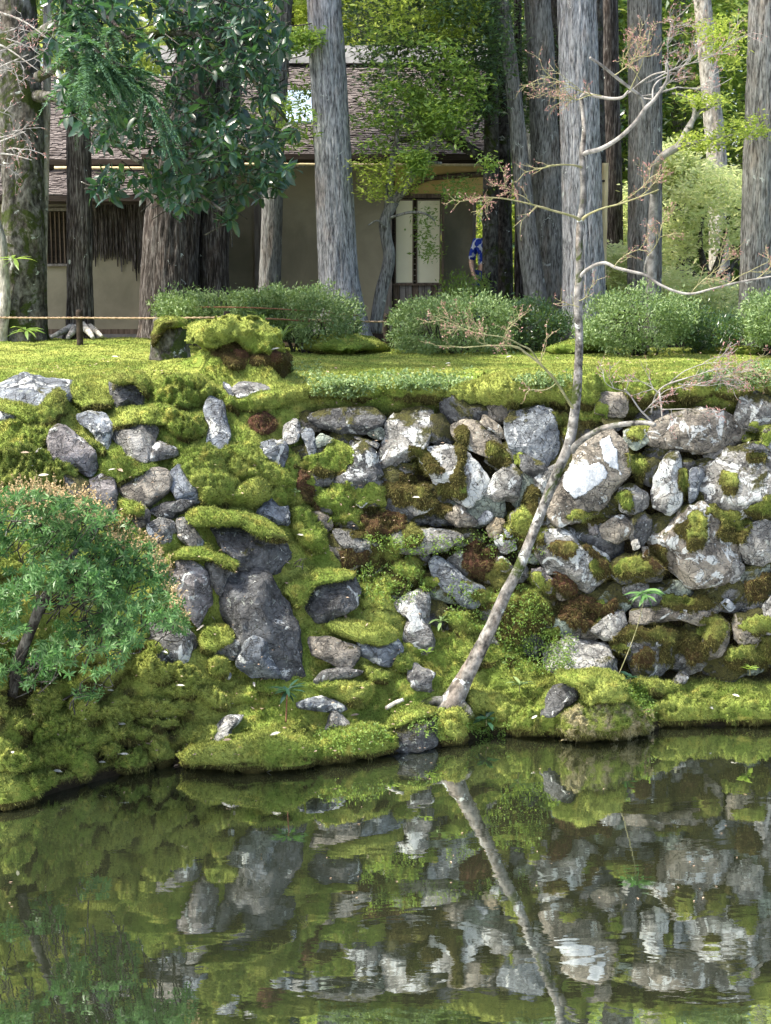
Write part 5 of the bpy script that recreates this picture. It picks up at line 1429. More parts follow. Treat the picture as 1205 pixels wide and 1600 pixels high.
for k in range(8):
    hb('board', 'wood_grey' if k % 3 else 'wood', bx[k] + .004, bx[k + 1] - .004, HY + .03 + .004 * (k % 2), HY + .06, 2.62, hz(446))
hb('rail', 'wood', sc0 - .03, hx(694), HY + .0, HY + .028, hz(446), hz(444) + .005)
hb('post', 'wood', hx(690) , hx(694), HY - .01, HY + .12, 2.55, hz(304))
hb('side_wall', 'plaster', hx(694.5), hx(742), HY + .25, HY + .35, 2.55, hz(304))
hb('post', 'wood_grey', hx(740), hx(745), HY + .2, HY + .36, 2.55, hz(300))
hb('lintel', 'wood_dark', hx(742), hx(800), HY + .2, HY + .3, hz(312), hz(304))
arch = Soup()
arch.tube([(*P(632, 306, HY - .02), .03), (*P(660, 282, HY - .03), .032), (*P(700, 276, HY - .03), .034), (*P(760, 272, HY - .03), .036)], 20, 10)
arch.build('arched_beam', M['wood'], house)
# deep interior behind the opening
hb('back_wall', 'wood_dark', hx(560), hx(700), HY + 2.6, HY + 2.7, 2.55, hz(250))
# left wing: wall, lattice window, bark screen
LY = 19.4
def lx(px): return hx(px, LY)
def lz(py): return hz(py, LY)
hb('wing_wall', 'plaster', lx(-200), lx(352), LY, LY + .15, 2.62, lz(312))
hb('wing_sill', 'wood', lx(-200), lx(352), LY - .03, LY - .003, 2.62, 2.68)
hb('footing', 'stone_foot', lx(-200), lx(352), LY - .06, LY + .1, 2.45, 2.617)
win = MB()
x0, x1 = lx(66), lx(112)
win.box(x0, x1, LY - .02, LY - .003, lz(412), lz(330)).build('window', M['wood_dark'], house)
wobj = [o for o in house.children if o.name.startswith('window')][0]
for k in range(7):
    x = x0 + .02 + k * (x1 - x0 - .04) / 6
    MB().box(x - .007, x + .007, LY - .05, LY - .021, lz(411), lz(331)).build('bar', M['wood'], wobj)
MB().box(x0 - .03, x1 + .03, LY - .055, LY - .022, lz(330), lz(325)).build('frame', M['wood_grey'], wobj)
MB().box(x0 - .03, x1 + .03, LY - .055, LY - .022, lz(416), lz(412)).build('frame', M['wood_grey'], wobj)
# bark strips hung on the wall with a ragged lower edge
rb = random.Random(4)
for k in range(74):
    px = 141 + k * 2.9
    bot = np.interp(px, [141, 160, 185, 205, 222, 230, 356], [405, 408, 412, 420, 440, 500, 506]) + rb.uniform(-12, 12)
    v, f, c = tube([(lx(px) + rb.uniform(-.01, .01), LY - .03 - rb.uniform(0, .03), lz(316), .016), (lx(px) + rb.uniform(-.012, .012), LY - .035 - rb.uniform(0, .03), lz((316 + bot) / 2), .018), (lx(px), LY - .03, lz(bot), .006)], 10, 6, bark=.003, seed=k * 1.3)
    add_rel('bark_strip', v, np.vstack([f[:, [0,1,2]], f[:, [0,2,3]], c]), M['bark_brown'], house, False)
# roofs of small bark shingles
def roof(name, x0, x1, ye, ze, yr, zr, rows, w, parent, seed=0, thick=.02):
    rs = random.Random(seed)
    dy, dz = (yr - ye), (zr - ze); Ls = math.hypot(dy, dz)
    uy, uz = dy / Ls, dz / Ls; ny, nz = -uz, uy
    bed = MB()
    bed.obox(((x0 + x1)/2, (ye + yr)/2 - ny*.06, (ze + zr)/2 - nz*.06), ((x1 - x0)/2, 0, 0), (0, uy*Ls/2, uz*Ls/2), (0, ny*.05, nz*.05))
    r = bed.build(name, M['wood_dark'], parent)
    m = MB(); step_ = Ls / rows
    for a in range(rows):
        x = x0 - rs.uniform(0, w)
        while x < x1:
            ww = w * rs.uniform(.6, 1.3); lift = rs.uniform(.0, .015)
            c = (a + .5) * step_ - .01
            m.obox((x + ww/2, ye + uy*c + ny*(.004 + lift), ze + uz*c + nz*(.004 + lift)), (ww/2*.97, 0, 0), (0, uy*step_*.62, uz*step_*.62 - .006), (0, ny*thick*.4, nz*thick*.4))
            x += ww
    o = m.build('shingles', M['shingle'], r)
    o['kind'] = 'stuff'
    return r
roof('roof', hx(240), hx(778), HY - .75, hz(243, HY - .75), HY + 3.2, hz(100, HY + 3.2), 56, .07, house, 1)
roof('wing_roof', lx(-220), lx(268), LY - .6, lz(314) + .04, LY + .45, lz(256) + .05, 20, .065, house, 2)
roof('upper_roof', hx(-220), hx(262), LY + .1, lz(250), LY + 3.4, hz(120, LY + 3.4), 46, .07, house, 3)
hb('wing_upper_wall', 'plaster', lx(-200), hx(250), LY + .5, LY + .6, lz(290), lz(248))
for a, b, y, z in ((hx(240), hx(778), HY - .78, hz(247, HY - .78)), (lx(-220), lx(268), LY - .63, lz(319) + .03), (hx(-220), hx(262), LY + .05, lz(255))):
    MB().box(a, b, y, y + .05, z - .015, z + .05).build('eave_board', M['wood_dark'], house)
s = Soup(); s.tube([(hx(260), HY - .82, hz(256, HY - .82), .016), (hx(780), HY - .82, hz(258, HY - .82), .016)], 4, 8)
s.build('eave_pole', M['bamboo'], house)
s = Soup(); s.tube([(lx(90), LY - .0, lz(262), .018), (lx(270), LY - .0, lz(263), .018)], 4, 8)
s.build('eave_pole', M['bamboo'], house)
# ridge with tiles, and the pale sheet metal panel on the roof between the trunks
RY = HY + 3.2
rz = hz(100, RY)
for k, (h, d) in enumerate(((0.0, .30), (.09, .24), (.18, .16))):
    hb('ridge_course', 'tile_ridge', hx(260, RY), hx(800, RY), RY - d, RY + d, rz - .02 + h, rz + .06 + h)
uy_, uz_ = (HY + 3.2) - (HY - .75), hz(100, HY + 3.2) - hz(243, HY - .75)
def roof_pt(px, py):
    # where the sight line meets the main roof plane, 3 cm above it
    best = None
    for t in np.linspace(0, 1, 400):
        y = HY - .75 + uy_ * t; z = hz(243, HY - .75) + uz_ * t
        q = abs(py_of(y, z) - py)
        if best is None or q < best[0]: best = (q, y, z)
    return (float(P(px, py, best[1])[0]), best[1] - .02, best[2] + .05)
cs = [roof_pt(445, 196), roof_pt(493, 196), roof_pt(493, 147), roof_pt(450, 147)]
vv = cs + [(a, b + .01, c - .025) for a, b, c in cs]
add_rel('metal_sheet', vv, [(0,1,2,3),(7,6,5,4),(0,4,5,1),(1,5,6,2),(2,6,7,3),(3,7,4,0)], M['metal_pale'], house, False)
# ------------------------------------------------------------------ azalea hedges
def shrub(name, label, polys, Y, depth, mat, n, per, leaf, seed, cat='shrub', group=None, stems=6, cl=.035, width=.4, in_frac=.25, core=True):
    """clipped shrub: leaves on the shell of a lumpy body whose outline is poly"""
    rs = np.random.RandomState(seed)
    base = np.vstack(polys); b = P(base[:, 0].mean(), base[:, 1].max(), Y); b[2] = 2.58 if Y > 12.5 else b[2]
    t = empty(name, b, label, cat, group)
    for k, poly in enumerate(polys):
        SEED[0] += 1
        v, f, c = blob(poly, thick=depth, kind='moss', seed=SEED[0], Y0=Y, level=4)
        a0, b0, c0 = v[f[:, 0]], v[f[:, 1]], v[f[:, 2]]
        nn = np.cross(b0 - a0, c0 - a0); ar = np.linalg.norm(nn, axis=1); nn /= np.maximum(ar[:, None], 1e-9)
        idx = rs.choice(len(f), n, p=ar / ar.sum())
        u = rs.rand(n, 2); s = u.sum(1) > 1; u[s] = 1 - u[s]
        p = a0[idx] + (b0 - a0)[idx] * u[:, :1] + (c0 - a0)[idx] * u[:, 1:]
        N_ = nn[idx]
        dep = np.where(rs.rand(n) < in_frac, rs.rand(n) * .25, rs.rand(n) * .05)
        p = p - N_ * dep[:, None] + N_ * (fbm(p * 5, 3) * .16)[:, None]
        thin = (vnoise(p * 6 + seed) > -.35); p = p[thin]; N_ = N_[thin]; n_ = len(p)
        N = n_ * per
        pos = np.repeat(p, per, 0) + rs.normal(size=(N, 3)) * cl
        d = unit(np.repeat(N_, per, 0) * .7 + rs.normal(size=(N, 3)) * .75 + [0, 0, .25])
        nrm = unit(rs.normal(size=(N, 3)) * .6 + [0, -.1, 1])
        L = leaf * rs.uniform(.5, 1.6, N)
        lv, lf = leaf_np(pos, d, nrm, L, L * width, .15)
        add_rel('leaves', lv, lf, M[mat], t, False)
        ctr = v.mean(0)
        s_ = Soup(); zb = 2.55
        for q in range(stems * 2):
            e = v[rs.randint(len(v))] * .7 + ctr * .3
            g = np.array([ctr[0] + (e[0] - ctr[0]) * .25 + rs.normal() * .05, ctr[1] + rs.normal() * .05, zb])
            s_.tube([(*g, .012), (*((g + e) / 2 + rs.normal(size=3) * .04), .009), (*e, .003)], 8, 5)
        s_.build('stems', M['bark_dark'], t)
    return t
HG = 'clipped azalea bushes along the back edge of the moss lawn'
shrub('azalea_bush', 'wide clipped azalea bush between stump mound and grey cedar trunk', [[(238,470),(270,462),(330,462),(390,458),(420,470),(430,495),(400,505),(330,500),(260,498),(240,490)], [(390,462),(430,452),(480,455),(530,468),(562,490),(560,520),(520,535),(470,530),(420,515),(395,490)]], 16.3, .45, 'leaf_azalea', 1900, 9, .036, 31, group=HG, stems=9)
shrub('azalea_bush', 'rounded azalea bush in front of the boarded wall under the paper screens', [[(615,490),(640,476),(700,470),(760,474),(800,490),(805,530),(770,545),(700,545),(640,542),(618,525)]], 16.2, .5, 'leaf_azalea', 2300, 9, .034, 32, group=HG, stems=9)
shrub('azalea_bush', 'dark low azalea bush left of the pale blue grey trunk', [[(785,490),(820,478),(870,480),(888,500),(885,535),(840,545),(795,540)]], 16.6, .4, 'leaf_dark', 1200, 9, .036, 33, group=HG)
shrub('azalea_bush', 'dome shaped azalea bush right of the pale blue grey trunk', [[(915,490),(940,468),(990,456),(1040,460),(1070,480),(1072,515),(1040,535),(980,538),(930,530),(914,515)]], 15.9, .5, 'leaf_azalea', 2100, 9, .034, 34, group=HG, stems=9)
shrub('azalea_bush', 'dark low azalea bush below the sunlit tree', [[(1062,500),(1100,490),(1150,500),(1165,525),(1150,545),(1100,548),(1065,540)]], 16.3, .4, 'leaf_dark', 1000, 9, .036, 35, group=HG)
shrub('azalea_bush', 'azalea bush cut by the right edge of the view', [[(1160,480),(1190,460),(1240,462),(1260,500),(1240,535),(1185,535),(1160,515)]], 15.9, .45, 'leaf_azalea', 1500, 9, .034, 36, group=HG)
shrub('azalea_bush', 'twiggy sparse bush above the rounded azalea by the dark stems', [[(690,440),(730,425),(765,440),(775,475),(730,485),(690,475)]], 18.2, .35, 'leaf_mid', 260, 8, .04, 37, group=HG, in_frac=.7)

# ------------------------------------------------------------------ flowering shrub at the left
def pieris():
    rs = np.random.RandomState(12)
    poly = np.array([(-60,770),(30,765),(100,775),(160,790),(205,815),(240,850),(265,895),(285,940),(298,985),(270,990),(240,975),(225,1000),(200,1020),(185,1050),(170,1085),(120,1092),(80,1080),(30,1085),(-60,1100)], float)
    b = P(20, 1075, 10.0)
    t = empty('flowering_shrub', b, 'bushy evergreen shrub with faded orange brown flower stalks on the left bank', 'shrub')
    kp = in_poly_keep(poly)
    W = []; c = 0
    while c < 1250:
        px = rs.uniform(-60, 300, 400); py = rs.uniform(765, 1092, 400); Y = rs.uniform(9.2, 10.1, 400)
        p = P(px, py, Y)
        # layered pads with gaps
        k = kp(p) & (vnoise(p * [2.2, 2.2, 4.2] + 9.3) > -.04 + .25 * smooth((py - 940) / 60))
        k &= ~((px > 40) & (px < 150) & (py > 925) & (py < 975) & (rs.rand(400) < .75))
        k &= ~((px > 100) & (px < 190) & (py > 980) & (py < 1040) & (rs.rand(400) < .6))
        W.append(p[k]); c += k.sum()
    W = np.vstack(W)[:1250]
    per = 11; N = len(W) * per
    tip = unit(rs.normal(size=(len(W), 3)) * [1, .8, .4] + [.2, -.35, .35])
    ax = np.repeat(tip, per, 0)
    ang = np.tile(np.arange(per) * 2.4, len(W)) + np.repeat(rs.rand(len(W)) * 6, per)
    e1 = unit(np.cross(ax, [.1, .2, 1.0])); e2 = np.cross(ax, e1)
    d = unit(ax * rs.uniform(.05, .7, (N, 1)) + np.cos(ang)[:, None] * e1 + np.sin(ang)[:, None] * e2)
    pos = np.repeat(W, per, 0) - ax * np.tile(np.linspace(0, .04, per), len(W))[:, None]
    L = rs.uniform(.034, .062, N)
    v, f = leaf_np(pos, d, unit(ax * .8 + rs.normal(size=(N, 3)) * .35 + [0, 0, .4]), L, L * .34, .15, False, .1)
    add_rel('leaves', v, f, M['leaf_shrub'], t, False)
    # flower stalks on the upper and right rim
    px, py = proj(W)
    top = np.interp(px, [-60, 100, 160, 205, 240, 285, 300], [765, 775, 790, 815, 850, 940, 985])
    sel = W[(py - top < 52)]
    fl, ft, off = [], [], 0
    s = Soup()
    for q in sel:
        if rs.rand() < .4: continue
        for _ in range(rs.randint(2, 5)):
            l = rs.uniform(.05, .13); dd = unit(rs.normal(size=3) * .5 + [.15, -.1, 1.0])
            e = q + dd * l
            s.tube([(*q, .0016), (*e, .0009)], 2, 3, cap=False)
            n = 8
            pp = q + dd * (np.linspace(.35, 1.05, n) * l)[:, None]
            L = rs.uniform(.010, .02, n)
            v, f = leaf_np(pp, rs.normal(size=(n, 3)) + [0, 0, .3], rs.normal(size=(n, 3)), L, L * .7, .2)
            fl.append(v); ft.append(f + off); off += len(v)
    s.build('flower_stalks', M['twig_green'], t)
    add_rel('flowers', np.vstack(fl), np.vstack(ft), M['flower'], t, False)
    s = Soup()
    s.tube([(*P(18, 1085, 9.95), .042), (*P(30, 1030, 9.9), .038), (*P(48, 985, 9.85), .034), (*P(62, 950, 9.8), .035), (*P(90, 900, 9.7), .025), (*P(120, 860, 9.6), .015)], 24, 12, lump=.15)
    s.build('trunk', M['bark_dark'], t)
    s = Soup()
    for k in range(0, len(W), 4):
        q = W[k]; x, y = proj(q[None]); r0 = P(x[0] - 14 - rs.rand() * 30, y[0] + 18 + rs.rand() * 25, 9.85)
        mid = (q + r0) / 2 + rs.normal(size=3) * .05
        s.tube([(*r0, .005), (*mid, .004), (*q, .002)], 5, 4, cap=False)
    s.build('branches', M['bark_dark'], t)
pieris()

# ------------------------------------------------------------------ leaning maple in front of the wall
M['bark_maple'] = mat_bark('maple_bark', (0.035, 0.034, 0.032), (0.135, 0.132, 0.122), (0.27, 0.265, 0.25), 9, 7, 0.3, 0.25, 0.012)
M['branch_pale'] = mat_plain('pale_branch', (0.10, 0.095, 0.085), (0.34, 0.33, 0.31), 10, .8, .5, .004)
def maple():
    Y0 = 11.12
    base = P(700, 1112, Y0)
    t = empty('leaning_maple', base, 'slender pale barked maple leaning over from the waterside with red opening buds', 'tree')
    tr = [(694,1122,30),(705,1100,23),(722,1068,19),(742,1030,17.5),(765,985,16),(790,928,15.5),(812,885,15),(832,835,13.5),(852,785,12.5),(872,735,11.5),(888,698,10.5),(896,660,9.5),(901,620,8.5),(904,570,7.5),(905,520,7),(903,480,7.5),(905,440,7.5),(906,410,7),(905,380,6),(907,345,6),(912,310,5.8),(911,270,5.4),(910,235,5.2),(913,205,4.2),(911,175,3.8),(908,152,3.6)]
    # it leans a little away from the pond as it rises
    yy = np.interp([q[1] for q in tr], [150, 650, 900, 1110], [11.6, 11.35, 11.2, Y0])
    pts = [(*P(q[0], q[1], y), q[2] * float(np.interp(q[1], [150, 640, 700, 750, 850, 930, 1030, 1090, 1122], [.86, .82, .72, .62, .54, .58, .66, .82, .92])) * y / F) for q, y in zip(tr, yy)]
    s = Soup(); s.tube(pts, 220, 26, bark=.004, seed=3, kx=14, kz=6, lump=.07)
    s.build('trunk', M['bark_maple'], t)
    # root flare
    s = Soup()
    for a in ([(700,1098,.0,12),(680,1096,-.03,9),(655,1100,-.06,6)], [(705,1100,0,14),(690,1115,-.08,10),(680,1130,-.12,5)], [(712,1095,0,12),(728,1108,-.05,8),(740,1122,-.08,4)]):
        s.tube([(*P(x, y, Y0 + d), r * Y0 / F) for x, y, d, r in a], 14, 10, lump=.2)
    s.build('root', M['bark_mossy'], t)
    moss([(668,1114),(692,1104),(716,1106),(738,1124),(712,1140),(680,1136)], .35, 0, 'moss_mound', ground, Y0=11.08, thick=.09)
    def yof(py): return float(np.interp(py, [150, 650, 900, 1110], [11.6, 11.35, 11.2, Y0]))
    def branch(pl, name='branch', mat='branch_pale', dy=0.0, nr=9):
        y0 = yof(pl[0][1])
        k = np.linspace(0, 1, len(pl))
        p = [(*P(x, y, y0 + dy * a), max(.6, r * (.72 if r > 1.5 and mat == 'branch_pale' else 1)) * y0 / F) for (x, y, r), a in zip(pl, k)]
        s = Soup(); s.tube(p, 12 * len(pl), nr, lump=.12, seed=rnd.uniform(0, 9))
        s.build(name, M[mat], t)
        return p
    B = []
    B.append(branch([(911,243,5),(918,238,5),(940,232,4.8),(968,215,4.6),(992,192,4.3),(1008,170,4.2),(1022,156,3.8),(1037,135,3),(1044,118,2.5),(1042,98,2)], dy=-.3))
    B.append(branch([(1008,170,3.8),(1002,152,3.3),(985,138,3.2),(962,120,3.2),(940,102,3),(922,90,2.6)], dy=-.3))
    B.append(branch([(908,152,3.6),(916,146,4),(930,150,3.6),(955,154,3.4),(972,152,3),(982,142,2.4)], dy=-.2))
    B.append(branch([(982,146,2.2),(1000,130,2),(1020,117,1.8),(1040,112,1.4)], dy=-.2))
    B.append(branch([(1022,156,2),(1000,152,1.6),(1022,147,1.6),(1040,142,1.4),(1060,136,1)], dy=.2))
    B.append(branch([(1020,154,2),(1021,138,1.8),(1030,126,1.4),(1050,116,1)], dy=.3))
    B.append(branch([(905,436,4.2),(912,426,4),(928,415,3.8),(946,411,3.8),(962,418,3.6),(985,424,3.4),(1008,430,3.2),(1030,444,3),(1055,455,2.8),(1080,459,2.4),(1110,452,2.2),(1150,442,2),(1205,432,1.6),(1260,424,1.2)], dy=-.5))
    B.append(branch([(1008,430,1.8),(1007,418,1.6),(1012,402,1.4),(1020,394,.9)], dy=-.3))
    B.append(branch([(893,705,6),(902,694,5),(918,682,4.6),(940,670,4.4),(965,664,4.2),(995,661,4),(1012,661,3.6),(1024,664,3)], dy=-.35, mat='bark_maple'))
    B.append(branch([(900,645,2.5),(885,622,2.2),(868,595,2),(845,570,1.8),(822,552,1.6),(806,542,1.4),(770,540,1),(725,543,.8)], dy=-.4, mat='twig_green'))
    B.append(branch([(845,570,1.4),(830,548,1.3),(815,540,1.1),(790,528,.9),(750,522,.7)], dy=-.3, mat='twig_green'))
    B.append(branch([(908,345,3),(895,338,2),(860,328,1.6),(825,318,1.3),(785,310,1),(748,308,.8)], dy=-.35, mat='twig_green'))
    B.append(branch([(908,345,3),(918,336,2),(940,326,1.5),(970,318,1.3),(1005,306,1),(1030,296,.8)], dy=-.3, mat='twig_green'))
    B.append(branch([(911,262,2),(895,258,1.4),(870,258,1.2),(845,264,.8)], dy=-.3, mat='twig_green'))
    B.append(branch([(1024,664,2.5),(1012,652,2),(1000,640,1.8),(985,618,1.6),(976,608,1)], dy=-.2, mat='branch_pale'))
    B.append(branch([(1018,645,2),(1022,625,1.8),(1030,610,1.6),(1045,600,1.4),(1075,590,1)], dy=-.3))
    B.append(branch([(1030,610,1.5),(1033,632,1.4),(1035,655,1)], dy=-.3))
    # fine twig fans carrying red buds
    rs = np.random.RandomState(8)
    tw = Soup(); twg = Soup(); buds = []; bd = []
    def fan(p0, d0, length, depth, r, soup):
        n = 5
        pts = [np.array(p0)]; d = np.array(d0, float)
        for k in range(n):
            d = unit(d + rs.normal(size=3) * .18 + [0, 0, .02]); pts.append(pts[-1] + d * length / n)
        soup.tube([(*q, r * (1 - .12 * i)) for i, q in enumerate(pts)], 8, 4, cap=False)
        if depth > 0:
            for k in range(1, n + 1):
                for sg in (-1, 1):
                    if rs.rand() < .5:
                        a = rs.uniform(.4, 1.0) * sg
                        c, s_ = math.cos(a), math.sin(a)
                        nd = np.array([d[0] * c - d[2] * s_ * .55, d[1] * c + rs.normal() * .45, d[2] * c + d[0] * s_ * .55])
                        fan(pts[k], nd, length * rs.uniform(.4, .62), depth - 1, r * .68, soup)
        if depth <= 1:
            for k in range(2, n + 1):
                if rs.rand() < .6:
                    for _ in range(2):
                        buds.append(pts[k] + rs.normal(size=3) * .006); bd.append(unit(d * .6 + rs.normal(size=3) * .7 + [0, 0, .25]))
    fans = [((1030,138),(.5,-.2,.5),.36,2,1), ((1042,100),(.1,-.1,.8),.34,2,1), ((1058,136),(.8,-.2,.1),.4,2,1), ((1044,112),(.9,.1,.3),.42,2,1),
            ((985,140),(.2,-.3,.7),.34,2,0), ((960,118),(.7,-.2,.5),.34,2,0), ((940,150),(-.9,-.2,.1),.42,2,0), ((925,148),(-.9,.1,-.15),.4,2,0), ((1010,130),(.8,0,.35),.4,2,1), ((1000,125),(-.3,-.3,.6),.3,2,0),
            ((830,318),(-.7,-.3,.25),.28,2,0), ((790,311),(-.8,-.2,.2),.28,2,0), ((860,327),(-.6,-.3,.35),.28,1,0), ((750,308),(-.9,-.1,.05),.2,1,0), ((965,319),(.8,-.2,.25),.3,2,0), ((1000,307),(.8,-.2,.3),.28,2,0), ((870,258),(-.9,-.1,.1),.25,1,0),
            ((770,540),(-.8,-.3,.1),.36,2,0), ((815,546),(-.7,-.3,.3),.32,2,0), ((750,522),(-.9,-.2,.15),.36,2,0), ((725,543),(-.9,-.2,.0),.22,1,0), ((845,568),(-.2,-.4,.6),.22,1,0), ((868,600),(-.6,-.3,-.3),.22,1,0),
            ((1012,400),(.5,-.2,.5),.26,2,0), ((960,417),(.3,-.2,.5),.22,1,0), ((1080,458),(.6,-.3,.45),.36,2,0), ((1130,448),(.7,-.2,.35),.36,2,0), ((1180,437),(.5,-.2,.5),.36,2,0), ((1205,432),(.9,-.1,.2),.36,2,0),
            ((1045,600),(.6,-.3,.4),.36,2,1), ((1075,590),(.9,-.2,.15),.36,2,1), ((1030,615),(-.4,-.3,.5),.28,2,1), ((985,618),(-.6,-.3,.35),.3,2,1), ((1035,640),(.8,-.3,.1),.34,2,1), ((1005,645),(.5,-.4,.5),.26,2,1), ((1060,600),(.8,-.3,-.2),.32,2,1), ((1090,600),(.8,-.3,.1),.3,2,1), ((1120,590),(.9,-.1,.2),.34,2,0), ((905,480),(-.7,-.3,.2),.2,1,0), ((905,470),(.6,-.3,.3),.2,1,0)]
    for (px, py), d, l, dp, pale in fans:
        y = yof(py) - .25
        fan(P(px, py, y), unit(np.array(d, float)), l, dp, .0042, tw if pale else twg)
    tw.build('twigs', M['branch_pale'], t); twg.build('twigs', M['twig_green'], t)
    buds = np.array(buds); bd = np.array(bd); n = len(buds)
    L = rs.uniform(.011, .025, n)
    v, f = leaf_np(buds, bd, rs.normal(size=(n, 3)), L, L * .36, .2)
    add_rel('buds', v, f, M['bud'], t, False)
    print('buds', n)
maple()

# bare twigs reaching in from the left edge: a maple that stands outside the view
def left_maple():
    rs = np.random.RandomState(18)
    b = P(-150, 900, 10.4)
    t = empty('bare_maple', b, 'pale bare twigs with pinkish tips reaching in at the upper left edge', 'tree')
    s = Soup(); s.tube([(*(b - np.array([0, 0, .3])), .09), (*P(-150, 500, 10.6), .07), (*P(-130, 200, 10.7), .05), (*P(-110, -100, 10.8), .03)], 30, 12, lump=.1)
    for a in ([(-140,300),(-80,260),(-20,230),(40,205)], [(-130,200),(-70,150),(-10,110),(45,85)], [(-120,50),(-60,60),(0,70),(60,110)], [(-120,0),(-40,10),(30,30),(75,60)], [(-145,350),(-70,255),(0,240),(50,250)]):
        n = len(a)
        s.tube([(*P(x, y, 10.7 - .1 * k), .012 - .003 * k) for k, (x, y) in enumerate(a)], 16, 6)
    s.build('trunk', M['bark_pale'], t)
    tw = Soup(); bu = []; bd = []
    def fan(p0, d, l, dep, r):
        pts = [np.array(p0)]
        for k in range(5):
            d = unit(d + rs.normal(size=3) * .22); pts.append(pts[-1] + d * l / 5)
        tw.tube([(*q, r * (1 - .13 * i)) for i, q in enumerate(pts)], 8, 4, cap=False)
        if dep:
            for k in range(1, 6):
                if rs.rand() < .8:
                    fan(pts[k], unit(d * .6 + rs.normal(size=3) * [.55, .4, .55]), l * rs.uniform(.4, .65), dep - 1, r * .7)
        else:
            for k in (3, 4, 5):
                bu.append(pts[k]); bd.append(unit(d + rs.normal(size=3) * .5))
    for px, py in [(-30,60),(-10,110),(0,80),(10,60),(20,95),(-20,30),(0,215),(10,235),(-10,250),(20,205),(-20,160),(30,45)]:
        fan(P(px, py, 10.4), unit(np.array([.8, -.2, rs.uniform(-.4, .3)])), rs.uniform(.16, .26), 2, .004)
    tw.build('twigs', M['branch_pale'], t)
    bu = np.array(bu); n = len(bu); L = rs.uniform(.012, .026, n)
    v, f = leaf_np(bu, np.array(bd), rs.normal(size=(n, 3)), L, L * .3, .2)
    add_rel('buds', v, f, M['bud'], t, False)
left_maple()

# ------------------------------------------------------------------ stump beside the big mound
def stump():
    p = P(268, 536, 13.9)
    t = empty('tree_stump', p, 'weathered grey tree stump with moss on top beside the big moss mound', 'stump')
    r = 22 * 13.9 / F; h = 38 * 13.9 / F
    s = Soup(); s.tube([(p[0], p[1], p[2] - .15, r * 1.35), (p[0], p[1], p[2], r * 1.2), (p[0], p[1], p[2] + h * .5, r * 1.02), (p[0] + .005, p[1], p[2] + h, r * .97)], 40, 40, bark=.022, seed=7, kx=16, kz=2.5, lump=.22)
    s.build('trunk', M['bark_mossy'], t)
    moss([(240,508),(255,496),(280,494),(296,503),(288,512),(262,512),(250,520),(244,545),(236,540)], .45, 0, 'moss_cap', None, Y0=13.85, thick=.16, push=.02).parent = t
    o = [c for c in t.children if c.name.startswith('moss_cap')][0]
    o.location = o.location - t.location
stump()

# ------------------------------------------------------------------ rope fence
FG = 'posts of the low rope fence'
posts = [(-60, 16.1), (125, 16.0), (355, 15.6), (604, 16.9)]
tops = []
for k, (px, Y) in enumerate(posts):
    top = {0: 482, 1: 484, 2: 486, 3: 490}[k]
    bt = {0: 527, 1: 528, 2: 520, 3: 536}[k]
    p = P(px, bt, Y); q = P(px, top, Y)
    t = empty('fence_post', p, ['round dark fence post left of the view', 'round dark wooden post carrying the rope in front of the brown cedar', 'dark fence post behind the big moss mound', 'thin dark fence post by the foot of the crooked tree'][k], 'fence post', FG)
    s = Soup(); s.tube([(p[0], p[1], p[2] - .2, .034), (p[0], p[1], q[2] - .02, .034), (p[0], p[1], q[2] - .004, .034), (p[0], p[1], q[2], .028)], 14, 14, bark=.002, kx=30)
    s.build('post', M['wood_dark'], t)
    tops.append((p[0], p[1] - .037, p[2] + (q[2] - p[2]) * .72))
M['rope'] = mat_plain('palm_rope', (0.22, 0.15, 0.09), (0.40, 0.31, 0.21), 40, .9, .6, .004)
M['rope_red'] = mat_plain('fibre_rope', (0.16, 0.07, 0.04), (0.30, 0.15, 0.09), 40, .9, .6, .004)
s = Soup()
allp = []
for a, b in zip(tops[:-1], tops[1:]):
    m = (np.array(a) + np.array(b)) / 2 - [0, 0, .012]
    for k in range(2):
        # two twisted strands
        n = 140; u = np.linspace(0, 1, n)[:, None]
        c = np.array(a) * (1 - u) ** 2 + m * 2 * u * (1 - u) + np.array(b) * u ** 2
        ph = np.linspace(0, 70, n) + k * math.pi
        c = c + np.stack([0 * ph, np.cos(ph), np.sin(ph)], 1) * .0045
        s.tube(np.c_[c, np.full(n, .0065)], n, 6)
o = s.build('rope', M['rope'], None)
tag(o, 'pale twisted rope strung low along the back of the lawn', 'rope')
for py, lb in ((477, 'upper thin reddish rope running in front of the wide azalea bush'), (493, 'lower thin reddish rope running in front of the wide azalea bush')):
    s = Soup(); s.tube([(*P(300, py + 3, 16.05), .006), (*P(360, py + 3, 15.75), .006), (*P(440, py + 6, 15.75), .006), (*P(560, py + 16, 16.6), .006)], 30, 6)
    o = s.build('rope', M['rope_red'], None); tag(o, lb, 'rope')

# ------------------------------------------------------------------ bamboo pole with bindings
def pole():
    a = P(941, 470, 17.55); b = P(941, 255, 17.55)
    t = empty('bamboo_pole', (a[0], a[1], 2.57), 'upright bamboo pole with dark bindings right of the pale blue grey trunk', 'pole')
    s = Soup(); z = np.linspace(2.4, b[2], 30); r = np.where(np.arange(30) % 5 == 0, .040, .036)
    s.tube(np.c_[np.full(30, a[0]), np.full(30, a[1]), z, r], 60, 14); s.build('culm', M['bamboo'], t)
    for py in (283, 325):
        c = P(941, py, 17.55); s = Soup(); s.tube([(c[0], c[1], c[2] - .012, .044), (c[0], c[1], c[2] + .012, .044)], 3, 14); s.build('binding', M['wood_dark'], t)
pole()

